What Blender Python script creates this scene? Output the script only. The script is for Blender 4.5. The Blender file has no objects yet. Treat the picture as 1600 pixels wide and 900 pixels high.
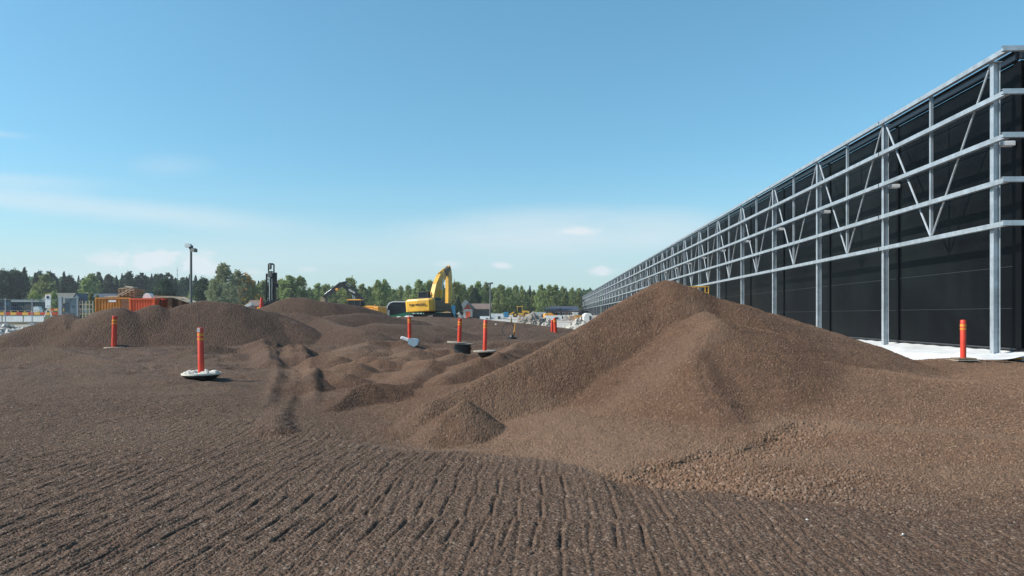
import bpy, math, random
import numpy as np
from mathutils import Vector, Matrix

# ------------------------------------------------------------------ camera, sky, sun
E = 1.7            # eye height above the near gravel
F = 1200.0         # focal length in photo pixels (1600 wide)
HOR = 493.5        # photo row of the horizon
R = math.radians
sc = bpy.context.scene
COL = sc.collection
cam_d = bpy.data.cameras.new('camera')
cam = bpy.data.objects.new('camera', cam_d); COL.objects.link(cam); sc.camera = cam
cam.location = (0, 0, E); cam.rotation_euler = (R(90), 0, 0)
cam_d.sensor_width = 36; cam_d.lens = 36 * F / 1600
cam_d.shift_y = (HOR - 450) / 1600
cam_d.clip_start = 0.1; cam_d.clip_end = 9000

SUN_AZ = R(180 + 80)      # clockwise from +Y : the sun stands to the left
SUN_EL = R(38)
sun_dir = Vector((math.sin(SUN_AZ) * math.cos(SUN_EL), math.cos(SUN_AZ) * math.cos(SUN_EL), math.sin(SUN_EL)))
sd = bpy.data.lights.new('sun', 'SUN'); so = bpy.data.objects.new('sun', sd); COL.objects.link(so)
so.rotation_euler = sun_dir.to_track_quat('Z', 'Y').to_euler()
sd.energy = 5.0; sd.angle = R(0.53); sd.color = (1.0, 0.94, 0.86)

vs = sc.view_settings
vs.view_transform = 'Standard'; vs.look = 'None'; vs.gamma = 1; vs.use_curve_mapping = False; vs.exposure = 0.30


class NT:
    """small helper to write node trees"""
    def __init__(s, tree): s.t = tree
    def n(s, typ, **kw):
        nd = s.t.nodes.new(typ)
        for k, v in kw.items():
            if k == 'inp':
                for kk, vv in v.items():
                    if isinstance(vv, bpy.types.NodeSocket): s.t.links.new(vv, nd.inputs[kk])
                    else: nd.inputs[kk].default_value = vv
            else: setattr(nd, k, v)
        return nd
    def m(s, op, a, b=0.0, c=0.0, clamp=False):
        nd = s.t.nodes.new('ShaderNodeMath'); nd.operation = op; nd.use_clamp = clamp
        for i, v in enumerate((a, b, c)):
            if isinstance(v, bpy.types.NodeSocket): s.t.links.new(v, nd.inputs[i])
            else: nd.inputs[i].default_value = v
        return nd.outputs[0]
    def sstep(s, x, lo, hi, a=0.0, b=1.0):
        nd = s.t.nodes.new('ShaderNodeMapRange'); nd.interpolation_type = 'SMOOTHSTEP'
        s.t.links.new(x, nd.inputs[0])
        for i, v in enumerate((lo, hi, a, b)): nd.inputs[i + 1].default_value = v
        return nd.outputs[0]
    def ramp(s, fac, stops):
        nd = s.t.nodes.new('ShaderNodeValToRGB'); s.t.links.new(fac, nd.inputs[0])
        el = nd.color_ramp.elements
        while len(el) < len(stops): el.new(0.5)
        for e, (p, c) in zip(el, stops): e.position = p; e.color = (*c, 1)
        return nd.outputs[0]
    def mix(s, f, a, b, blend='MIX'):
        nd = s.t.nodes.new('ShaderNodeMix'); nd.data_type = 'RGBA'; nd.blend_type = blend
        for i, v in ((0, f), (6, a), (7, b)):
            if isinstance(v, bpy.types.NodeSocket): s.t.links.new(v, nd.inputs[i])
            elif i == 0: nd.inputs[i].default_value = v
            else: nd.inputs[i].default_value = (*v, 1) if len(v) == 3 else v
        return nd.outputs[2]


# world: Nishita sky with real directions for the thin clouds
w = bpy.data.worlds.new('World'); sc.world = w; w.use_nodes = True
w.node_tree.nodes.clear(); g = NT(w.node_tree)
sky = g.n('ShaderNodeTexSky', sky_type='NISHITA', sun_disc=False, sun_elevation=SUN_EL, sun_rotation=SUN_AZ,
          altitude=50, air_density=1.0, dust_density=0.35, ozone_density=2.4)
tc = g.n('ShaderNodeTexCoord'); sp = g.n('ShaderNodeSeparateXYZ'); g.t.links.new(tc.outputs['Generated'], sp.inputs[0])
yy = g.m('MAXIMUM', sp.outputs[1], 0.02)
U = g.m('DIVIDE', sp.outputs[0], yy); V = g.m('DIVIDE', sp.outputs[2], yy)
front = g.sstep(sp.outputs[1], 0.15, 0.4)
def sky_noise(su, sv, sca, det=5, rough=0.6, off=0.0, dist=0.0):
    cx = g.n('ShaderNodeCombineXYZ', inp={0: g.m('MULTIPLY', U, su), 1: g.m('MULTIPLY', V, sv), 2: off})
    return g.n('ShaderNodeTexNoise', inp={'Vector': cx.outputs[0], 'Scale': sca, 'Detail': det, 'Roughness': rough, 'Distortion': dist}).outputs[0]
def uv(px, py): return ((px - 800) / F, (HOR - py) / F)
nz = sky_noise(6, 26, 1.0, 6, 0.62)
nz2 = sky_noise(42, 90, 1.0, 7, 0.68, 3.3)
nf = sky_noise(2.0, 9, 1.0, 4, 0.55, 7.1)
def blob(px, py, rx, ry, edge=0.6, nse=None, amp=0.5, hi=1.0):
    u0, v0 = uv(px, py)
    a = g.m('DIVIDE', g.m('SUBTRACT', U, u0), rx / F); b = g.m('DIVIDE', g.m('SUBTRACT', V, v0), ry / F)
    d = g.m('SQRT', g.m('ADD', g.m('MULTIPLY', a, a), g.m('MULTIPLY', b, b)))
    if nse is not None: d = g.m('ADD', d, g.m('MULTIPLY', g.m('SUBTRACT', nse, 0.5), amp * 2))
    return g.sstep(d, 1.0 - edge, 1.0 + edge * 0.6, hi, 0.0)
def streak(p0, p1, wd, hi, bend=0.0):
    (u0, v0), (u1, v1) = uv(*p0), uv(*p1)
    k = (v1 - v0) / (u1 - u0)
    t = g.m('DIVIDE', g.m('SUBTRACT', U, u0), u1 - u0)
    vl = g.m('ADD', g.m('MULTIPLY', g.m('SUBTRACT', U, u0), k), v0)
    vl = g.m('ADD', vl, g.m('MULTIPLY', g.m('MULTIPLY', t, g.m('SUBTRACT', 1.0, t)), bend / F))
    dv = g.m('ABSOLUTE', g.m('DIVIDE', g.m('SUBTRACT', V, vl), wd / F))
    dv = g.m('ADD', dv, g.m('MULTIPLY', g.m('SUBTRACT', nz, 0.5), 1.1))
    a = g.sstep(dv, 0.0, 1.25, hi, 0.0)
    e = g.m('MULTIPLY', g.sstep(t, -0.25, 0.05), g.sstep(t, 0.6, 1.08, 1, 0))
    return g.m('MULTIPLY', a, e)
cl = None
def acc(x):
    global cl
    cl = x if cl is None else g.m('ADD', cl, x, clamp=True)
acc(streak((-160, 292), (540, 360), 22, 0.46, -12))
acc(streak((-260, 268), (190, 290), 14, 0.32))
acc(streak((-120, 200), (60, 214), 7, 0.25))
acc(blob(265, 258, 60, 16, 0.9, nz, 0.4, 0.16))
acc(g.m('MULTIPLY', blob(900, 358, 250, 36, 0.6, nf, 0.7, 0.46), g.sstep(nz, 0.25, 0.6, 0.55, 1.0)))
acc(blob(760, 395, 420, 40, 1.0, nf, 0.6, 0.30))
acc(blob(230, 425, 300, 48, 1.0, nf, 0.5, 0.38))
for (px, py, rx, ry, hi) in ((232, 407, 42, 15, .95), (252, 399, 22, 8, .8), (305, 404, 28, 12, .7), (318, 418, 32, 12, .9), (170, 405, 30, 13, .6),
                             (940, 424, 18, 7, .95), (784, 415, 14, 5, .8), (905, 362, 30, 6, .5), (700, 413, 20, 5, .35), (480, 421, 14, 4, .35),
                             (395, 426, 20, 6, .3), (60, 430, 60, 12, .25)):
    acc(blob(px, py, rx, ry, 0.8, nz2, 1.3, hi))
cl = g.m('MULTIPLY', cl, front)
# general faint veil toward the horizon
veil = g.m('MULTIPLY', g.sstep(sp.outputs[2], 0.0, 0.20, 0.62, 0.0), 1.0)
tint = g.mix(1.0, sky.outputs[0], (.92, 1.055, 1.06), 'MULTIPLY')
hsv = g.n('ShaderNodeHueSaturation', inp={'Hue': 0.49, 'Saturation': 1.05, 'Value': 1.0, 'Color': tint})
low = g.sstep(sp.outputs[2], 0.12, 0.45, 1.0, 0.0)
hs2 = g.mix(low, g.mix(1.0, hsv.outputs[0], (.92, 1.05, 1.03), 'MULTIPLY'), g.mix(1.0, hsv.outputs[0], (.79, .90, .93), 'MULTIPLY'))
c1 = g.mix(veil, hs2, (3.2, 4.05, 4.6))
c2 = g.mix(cl, c1, (4.9, 5.45, 5.75))
bg = g.n('ShaderNodeBackground', inp={0: c2, 1: 0.130})
wo = g.n('ShaderNodeOutputWorld'); g.t.links.new(bg.outputs[0], wo.inputs[0])

# ------------------------------------------------------------------ helpers
rng = np.random.default_rng(7)
random.seed(7)
def P(px, py, Y): return Vector(((px - 800) / F * Y, Y, E + (HOR - py) / F * Y))

def bsdf_mat(name, col, rough=0.6, metal=0.0, var=0.12, scale=6.0, bump=0.0, bscale=30.0, dirt=None, dirt_amt=0.0, spec=0.5, coat=0.0):
    m = bpy.data.materials.new(name); m.use_nodes = True; m.node_tree.nodes.clear(); q = NT(m.node_tree)
    t = q.n('ShaderNodeTexCoord').outputs['Object']
    nn = q.n('ShaderNodeTexNoise', inp={'Vector': t, 'Scale': scale, 'Detail': 6, 'Roughness': 0.65}).outputs[0]
    lo = tuple(c * (1 - var) for c in col); hi = tuple(min(1, c * (1 + var)) for c in col)
    cc = q.ramp(nn, [(0.3, lo), (0.7, hi)])
    if dirt is not None:
        n2 = q.n('ShaderNodeTexNoise', inp={'Vector': t, 'Scale': scale * 0.37, 'Detail': 8, 'Roughness': 0.75}).outputs[0]
        cc = q.mix(q.m('MULTIPLY', q.sstep(n2, 0.42, 0.66), dirt_amt), cc, dirt)
    b = q.n('ShaderNodeBsdfPrincipled', inp={'Base Color': cc, 'Roughness': rough, 'Metallic': metal, 'Specular IOR Level': spec, 'Coat Weight': coat})
    if bump:
        n3 = q.n('ShaderNodeTexNoise', inp={'Vector': t, 'Scale': bscale, 'Detail': 4}).outputs[0]
        bp = q.n('ShaderNodeBump', inp={'Height': n3, 'Strength': bump, 'Distance': 0.02}); q.t.links.new(bp.outputs[0], b.inputs['Normal'])
    o = q.n('ShaderNodeOutputMaterial'); q.t.links.new(b.outputs[0], o.inputs[0])
    return m

M = {}
M['steel'] = bsdf_mat('galvanized_steel', (.46, .50, .53), .45, .5, .22, 4.0, dirt=(.30, .31, .31), dirt_amt=.5)
M['panel'] = bsdf_mat('black_panel', (.0042, .0048, .0062), .42, 0, .35, .35, .03, 2.0, spec=.05, dirt=(.02, .027, .024), dirt_amt=.25)
M['panel_trim'] = bsdf_mat('black_trim', (.004, .0042, .005), .5, 0, .1, 2, spec=.08)
M['fascia'] = bsdf_mat('dark_fascia', (.011, .013, .018), .4, 0, .1, 1)
M['seam'] = bsdf_mat('panel_edge', (.045, .048, .052), .4, .2, .1, 4)
M['concrete'] = bsdf_mat('concrete', (.50, .50, .48), .85, 0, .15, 3, .2)
M['white_plastic'] = bsdf_mat('white_plastic_film', (.78, .79, .78), .45, 0, .06, 1.5, .25, 5, dirt=(.45, .40, .35), dirt_amt=.35)
M['white'] = bsdf_mat('white_paint', (.78, .78, .76), .5, 0, .06, 4, dirt=(.4, .37, .33), dirt_amt=.3)
M['cream'] = bsdf_mat('cream_paint', (.70, .66, .55), .5, 0, .05, 4)
M['orange_red'] = bsdf_mat('orange_red_plastic', (.64, .040, .012), .45, 0, .12, 4, dirt=(.30, .06, .035), dirt_amt=.55)
M['yellow_tape'] = bsdf_mat('yellow_reflective_tape', (.74, .36, .03), .4, 0, .2, 10, dirt=(.6, .05, .015), dirt_amt=.6)
M['silver_tape'] = bsdf_mat('silver_tape', (.6, .6, .58), .3, .3, .1, 10)
M['black_plastic'] = bsdf_mat('black_plastic', (.018, .018, .02), .45, 0, .2, 8)
M['grey_wood'] = bsdf_mat('weathered_board', (.30, .26, .21), .85, 0, .3, 9, .3)
M['stone'] = bsdf_mat('pale_stone', (.55, .52, .47), .8, 0, .15, 12, .3)
M['yellow'] = bsdf_mat('machine_yellow', (.80, .43, .035), .42, 0, .05, 1.5, dirt=(.22, .15, .09), dirt_amt=.45)
M['machine_orange'] = bsdf_mat('machine_orange', (.74, .32, .03), .45, 0, .08, 2, dirt=(.2, .14, .1), dirt_amt=.3)
M['dirty_steel'] = bsdf_mat('dirty_steel', (.19, .135, .08), .7, .1, .4, 3)
M['dark'] = bsdf_mat('dark_machine_metal', (.03, .032, .035), .5, .2, .3, 4, dirt=(.12, .10, .08), dirt_amt=.25)
M['black_boom'] = bsdf_mat('black_boom_paint', (.010, .012, .016), .45, 0, .2, 3, spec=.3)
M['track'] = bsdf_mat('track_steel', (.05, .043, .037), .7, .2, .3, 8)
M['glass'] = bsdf_mat('dark_glass', (.012, .016, .022), .18, 0, .1, 2, spec=.35)
M['chrome'] = bsdf_mat('chromed_rod', (.6, .6, .62), .2, .9, .05, 4)
M['blue'] = bsdf_mat('machine_blue', (.04, .20, .34), .45, 0, .1, 3)
M['green'] = bsdf_mat('coach_green', (.010, .16, .085), .35, 0, .08, 2)
M['ochre'] = bsdf_mat('ochre_container_paint', (.52, .20, .022), .6, 0, .2, 2, dirt=(.25, .09, .03), dirt_amt=.6)
M['red_cont'] = bsdf_mat('orange_red_container_paint', (.72, .095, .018), .55, 0, .12, 2, dirt=(.4, .08, .03), dirt_amt=.3)
M['rust'] = bsdf_mat('rusty_brown_steel', (.17, .075, .035), .8, 0, .4, 3)
M['navy'] = bsdf_mat('navy_container_paint', (.012, .025, .06), .5, 0, .2, 2)
M['wood'] = bsdf_mat('raw_timber', (.34, .20, .11), .8, 0, .3, 6, .2)
M['pale_wood'] = bsdf_mat('pale_timber', (.52, .43, .32), .8, 0, .2, 6, .2)
M['roof_dark'] = bsdf_mat('dark_roof', (.05, .06, .085), .6, 0, .2, 2)
M['roof_brown'] = bsdf_mat('brown_roof', (.17, .12, .095), .8, 0, .2, 1)
M['roof_grey'] = bsdf_mat('grey_green_roof', (.12, .12, .10), .8, 0, .2, 1)
M['wall_grey'] = bsdf_mat('pale_grey_wall', (.42, .44, .43), .8, 0, .1, 1)
M['wall_dark'] = bsdf_mat('dark_grey_wall', (.055, .058, .06), .7, 0, .2, 1)
M['wall_brick'] = bsdf_mat('brown_brick_wall', (.22, .13, .09), .85, 0, .2, 2)
M['wall_red'] = bsdf_mat('red_ochre_wall', (.28, .055, .03), .8, 0, .15, 1)
M['pole'] = bsdf_mat('grey_pole', (.13, .14, .13), .6, .2, .2, 2)
M['fence'] = bsdf_mat('fence_metal', (.33, .36, .38), .5, .5, .1, 3)
M['red_band'] = bsdf_mat('red_band', (.55, .05, .02), .5, 0, .1, 3)
M['yellow_band'] = bsdf_mat('yellow_band', (.75, .40, .06), .5, 0, .1, 3)
M['bark'] = bsdf_mat('bark', (.14, .11, .085), .9, 0, .3, 3)
M['pale_bark'] = bsdf_mat('pale_bark', (.42, .40, .36), .9, 0, .3, 3)
M['rubble'] = bsdf_mat('broken_rock', (.27, .24, .21), .9, 0, .35, 1.2, .3, 6)
M['grey_gravel'] = bsdf_mat('grey_gravel', (.30, .28, .25), .95, 0, .2, 3, .5, 12)
M['headlight'] = bsdf_mat('lamp_lens', (.7, .7, .68), .15, 0, .02, 3)

def leaf_mat(name, cols, sat=1.0):
    m = bpy.data.materials.new(name); m.use_nodes = True; m.node_tree.nodes.clear(); q = NT(m.node_tree)
    t = q.n('ShaderNodeTexCoord').outputs['Object']
    oi = q.n('ShaderNodeObjectInfo')
    n1 = q.n('ShaderNodeTexNoise', inp={'Vector': t, 'Scale': 0.8, 'Detail': 5, 'Roughness': 0.7}).outputs[0]
    cc = q.ramp(n1, [(0.28, cols[0]), (0.5, cols[1]), (0.72, cols[2])])
    h = q.n('ShaderNodeHueSaturation', inp={'Color': cc, 'Hue': q.m('ADD', q.m('MULTIPLY', oi.outputs['Random'], 0.03), 0.485),
            'Value': q.m('ADD', q.m('MULTIPLY', oi.outputs['Random'], 0.5), 0.78)})
    b = q.n('ShaderNodeBsdfPrincipled', inp={'Base Color': h.outputs[0], 'Roughness': 0.65, 'Specular IOR Level': 0.3})
    tr = q.n('ShaderNodeBsdfTranslucent', inp={'Color': h.outputs[0]})
    mx = q.n('ShaderNodeMixShader', inp={0: 0.42, 1: b.outputs[0], 2: tr.outputs[0]})
    o = q.n('ShaderNodeOutputMaterial'); q.t.links.new(mx.outputs[0], o.inputs[0])
    return m
M['conifer'] = leaf_mat('conifer_needles', [(.022, .042, .024), (.040, .068, .034), (.070, .104, .048)])
M['birch'] = leaf_mat('birch_leaves', [(.15, .195, .065), (.24, .29, .10), (.34, .39, .16)])
M['aspen'] = leaf_mat('aspen_leaves', [(.17, .20, .10), (.26, .30, .16), (.38, .42, .26)])
M['autumn'] = leaf_mat('reddish_leaves', [(.16, .17, .05), (.32, .20, .06), (.42, .15, .06)])


class MB:
    """collects polygons and links them as one mesh object"""
    def __init__(s): s.v = []; s.f = []; s.mi = []; s.T = Matrix.Identity(4); s.cm = 0
    def add(s, vs_, fs_, T=None):
        o = len(s.v); TT = s.T if T is None else s.T @ T
        s.v += [tuple(TT @ Vector(p)) for p in vs_]
        s.f += [tuple(o + i for i in f) for f in fs_]; s.mi += [s.cm] * len(fs_)
    def box(s, c, d, T=None, bevel=0.0):
        x, y, z = c; a, b, h = d[0] / 2, d[1] / 2, d[2] / 2
        if not bevel:
            v = [(x + i * a, y + j * b, z + k * h) for k in (-1, 1) for j in (-1, 1) for i in (-1, 1)]
            s.add(v, [(0, 2, 3, 1), (4, 5, 7, 6), (0, 1, 5, 4), (2, 6, 7, 3), (0, 4, 6, 2), (1, 3, 7, 5)], T)
        else:
            e = bevel; pr = []
            for zz, q in ((-h, e), (-h + e, 0), (h - e, 0), (h, e)):
                pr.append([(x + px, y + py, z + zz) for px, py in ((-a + q, -b + q + e), (-a + q + e, -b + q), (a - q - e, -b + q), (a - q, -b + q + e),
                           (a - q, b - q - e), (a - q - e, b - q), (-a + q + e, b - q), (-a + q, b - q - e))])
            s.loft(pr, T)
    def loft(s, rings, T=None, cap=True, closed=True):
        n = len(rings[0]); v = [p for r_ in rings for p in r_]; f = []
        for k in range(len(rings) - 1):
            for i in range(n if closed else n - 1):
                j = (i + 1) % n; f.append((k * n + i, k * n + j, (k + 1) * n + j, (k + 1) * n + i))
        if cap: f.append(tuple(range(n - 1, -1, -1))); f.append(tuple((len(rings) - 1) * n + i for i in range(n)))
        s.add(v, f, T)
    def tube(s, p0, p1, r0, r1=None, n=10, cap=True, T=None):
        r1 = r0 if r1 is None else r1; p0, p1 = Vector(p0), Vector(p1); d = (p1 - p0).normalized()
        q = d.to_track_quat('Z', 'Y'); rings = []
        for p, r_ in ((p0, r0), (p1, r1)):
            rings.append([tuple(p + q @ Vector((math.cos(2 * math.pi * i / n) * r_, math.sin(2 * math.pi * i / n) * r_, 0))) for i in range(n)])
        s.loft(rings, T, cap)
    def path(s, pts, r, n=6):
        rings = []; pts = [Vector(p) for p in pts]
        for k, p in enumerate(pts):
            d = (pts[min(k + 1, len(pts) - 1)] - pts[max(k - 1, 0)]).normalized(); q = d.to_track_quat('Z', 'Y')
            rings.append([tuple(p + q @ Vector((math.cos(2 * math.pi * i / n) * r, math.sin(2 * math.pi * i / n) * r, 0))) for i in range(n)])
        s.loft(rings)
    def lathe(s, prof, n=24, T=None):
        rings = [[(r_ * math.cos(2 * math.pi * i / n), r_ * math.sin(2 * math.pi * i / n), z) for i in range(n)] for r_, z in prof]
        s.loft(rings, T)
    def bar(s, p0, p1, w_, h_, T=None):
        """rectangular bar from p0 to p1"""
        p0, p1 = Vector(p0), Vector(p1); d = (p1 - p0); L = d.length; q = d.to_track_quat('X', 'Z').to_matrix().to_4x4()
        q.translation = (p0 + p1) / 2
        s.box((0, 0, 0), (L, w_, h_), q if T is None else T @ q)
    def prism(s, poly, y0, y1, T=None):
        """side-view polygon (x,z) extruded along y"""
        s.loft([[(x, y0, z) for x, z in poly], [(x, y1, z) for x, z in poly]], T)
    def build(s, name, mats, parent=None, smooth=False, loc=None, rotz=0.0):
        me = bpy.data.meshes.new(name); me.from_pydata(s.v, [], s.f)
        mats = mats if isinstance(mats, (list, tuple)) else [mats]
        for m_ in mats: me.materials.append(m_)
        if len(mats) > 1: me.polygons.foreach_set('material_index', s.mi)
        import bmesh
        bm = bmesh.new(); bm.from_mesh(me); bmesh.ops.recalc_face_normals(bm, faces=bm.faces); bm.to_mesh(me); bm.free()
        if smooth:
            me.polygons.foreach_set('use_smooth', [True] * len(me.polygons)); me.set_sharp_from_angle(angle=R(38))
        o = bpy.data.objects.new(name, me); COL.objects.link(o)
        if parent is not None: o.parent = parent
        if loc is not None: o.location = loc
        o.rotation_euler.z = rotz
        return o

def tag(o, label=None, cat=None, group=None, kind=None):
    if label: o['label'] = label
    if cat: o['category'] = cat
    if group: o['group'] = group
    if kind: o['kind'] = kind
    return o
def empty(name, loc, label, cat, group=None, rotz=0.0, rot=None, scale=1.0):
    o = bpy.data.objects.new(name, None); COL.objects.link(o); o.location = loc
    o.rotation_euler = rot if rot is not None else (0, 0, rotz); o.scale = (scale,) * 3
    return tag(o, label, cat, group)
def kids(o): return [c for c in bpy.data.objects if c.parent is o]
def copy_tree(o, chs=None):
    c = o.copy(); COL.objects.link(c)
    for ch in (chs if chs is not None else kids(o)):
        d = ch.copy(); COL.objects.link(d); d.parent = c
        for g2 in kids(ch): e = g2.copy(); COL.objects.link(e); e.parent = d
    return c

# ------------------------------------------------------------------ noise in numpy
def _hash(ix, iy, seed):
    h = (ix.astype(np.int64) * 374761393 + iy.astype(np.int64) * 668265263 + seed * 1274126177) & 0xFFFFFFFF
    h = ((h ^ (h >> 13)) * 1274126177) & 0xFFFFFFFF
    return ((h ^ (h >> 16)) & 0xFFFF) / 65535.0
def vnoise(x, y, seed=0):
    ix = np.floor(x); iy = np.floor(y); fx = x - ix; fy = y - iy
    fx = fx * fx * fx * (fx * (fx * 6 - 15) + 10); fy = fy * fy * fy * (fy * (fy * 6 - 15) + 10)
    a = _hash(ix, iy, seed); b = _hash(ix + 1, iy, seed); c = _hash(ix, iy + 1, seed); d = _hash(ix + 1, iy + 1, seed)
    return (a + (b - a) * fx + (c - a) * fy + (a - b - c + d) * fx * fy) * 2 - 1
def fbm(x, y, seed=0, oct_=4, gain=0.5):
    s = 0; a = 1; t = 0
    for k in range(oct_):
        c_, s_ = math.cos(0.6 * k + 0.3), math.sin(0.6 * k + 0.3)
        s = s + a * vnoise((x * c_ - y * s_) * 2 ** k + 17.3 * k, (x * s_ + y * c_) * 2 ** k - 9.1 * k, seed + k); t += a; a *= gain
    return s / t
def ss(x, a, b):
    t = np.clip((x - a) / (b - a), 0, 1); return t * t * (3 - 2 * t)
def smax(a, b, k):
    h = np.clip(0.5 + 0.5 * (a - b) / k, 0, 1); return b + (a - b) * h + k * h * (1 - h)

TH = math.atan((859 - 800) / F)            # direction of the long wall, clockwise from +Y
def LS(l, s): return (l * math.cos(TH) + s * math.sin(TH), -l * math.sin(TH) + s * math.cos(TH))
def sY(l, Y): return (Y + l * math.sin(TH)) / math.cos(TH)   # s so that the point at lateral l has depth Y

# ------------------------------------------------------------------ terrain height
ctrl = []
for x in (-14, -7, 0, 4): ctrl += [(x, 2, 0), (x, 6.5, 0)]
ctrl += [(9, 2, 0), (14, 2, 0), (7, 6.3, .0), (14, 5, .05), (2, 7.3, .02), (0, 8.6, .02), (-.7, 10.3, .0), (-1.5, 11.2, .02), (-.4, 11.9, .16),
         (-14, 11, 0), (-8, 11, 0), (-3, 11, 0), (-1.5, 9, 0), (-16, 16, .02), (-8, 16, .03), (-3, 16, .08), (-3, 13.5, .10), (0, 16, .3),
         (0.7, 9.4, .17), (1.2, 8.5, .12), (2.0, 9.0, .22), (0.6, 11.0, .30), (1.5, 11.3, .36), (2.5, 8.2, .14), (3, 7.2, .03), (4, 8.2, .18), (4, 7.3, .04),
         (4.5, 10, .42), (4.4, 11.6, .74), (5.6, 12.4, .84), (6, 10, .40), (7, 8.3, .2), (6.8, 11.6, .62), (10, 9.2, .33), (10, 12, .5), (10, 7, .1), (14, 9, .4), (14, 14, .6),
         (7, 14, .6), (10, 15.6, .62), (14, 17, .62), (3, 15, .6),
         (-22, 22, .1), (-14, 22, .12), (-7, 22, .12), (0, 22, .15), (4, 20, .3),
         (-28, 28, .2), (-18, 28, .25), (-8, 28, .22), (0, 28, .18), (5, 26, .3),
         (-34, 34, .3), (-20, 33, .33), (-8, 34, .22), (0, 34, .2), (6, 34, .3),
         (-46, 46, .3), (-30, 46, .5), (-16, 44, .5), (-8, 42, .30), (-2, 42, .28), (3, 42, .28), (8, 42, .3),
         (-16, 52, 1.1), (-8, 51, .8), (-2, 51, .75), (4, 52, .4), (9, 54, .3),
         (-16, 62, 1.3), (-10, 64, 1.48), (-4.2, 60, 1.22), (-1.9, 60, 1.10), (2.1, 60, .80), (3.4, 60, .50), (7, 62, .3), (12, 62, .2),
         (-20, 75, 1.4), (-9, 72, 1.55), (-4, 72, 1.45), (0, 74, .85), (8, 75, .2), (-40, 62, .3), (-60, 60, 0),
         (8.6, 20, .45), (9, 26, .45), (10, 34, .42), (12, 20, .4), (13, 28, .4), (16, 22, .4), (12, 44, .35), (20, 44, .2),
         (-20, 88, .6), (0, 88, .4), (15, 88, 0)]
ctrl = np.array(ctrl, float)
def tps_fit(c, lam=0.03):
    n = len(c); d = np.hypot(c[:, None, 0] - c[None, :, 0], c[:, None, 1] - c[None, :, 1])
    K = np.where(d > 0, d * d * np.log(np.maximum(d, 1e-9)), 0) + lam * np.eye(n)
    A = np.zeros((n + 3, n + 3)); A[:n, :n] = K; A[:n, n] = 1; A[:n, n + 1:] = c[:, :2]; A[n, :n] = 1; A[n + 1:, :n] = c[:, :2].T
    return np.linalg.solve(A, np.concatenate([c[:, 2], [0, 0, 0]]))
TPS = tps_fit(ctrl)
def base_h(x, y):
    o = TPS[-3] + TPS[-2] * x + TPS[-1] * y
    for k in range(len(ctrl)):
        d2 = (x - ctrl[k, 0]) ** 2 + (y - ctrl[k, 1]) ** 2
        o = o + TPS[k] * 0.5 * d2 * np.log(np.maximum(d2, 1e-12))
    return o

def pp(*pts): return [tuple(P(*p)) for p in pts]
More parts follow.
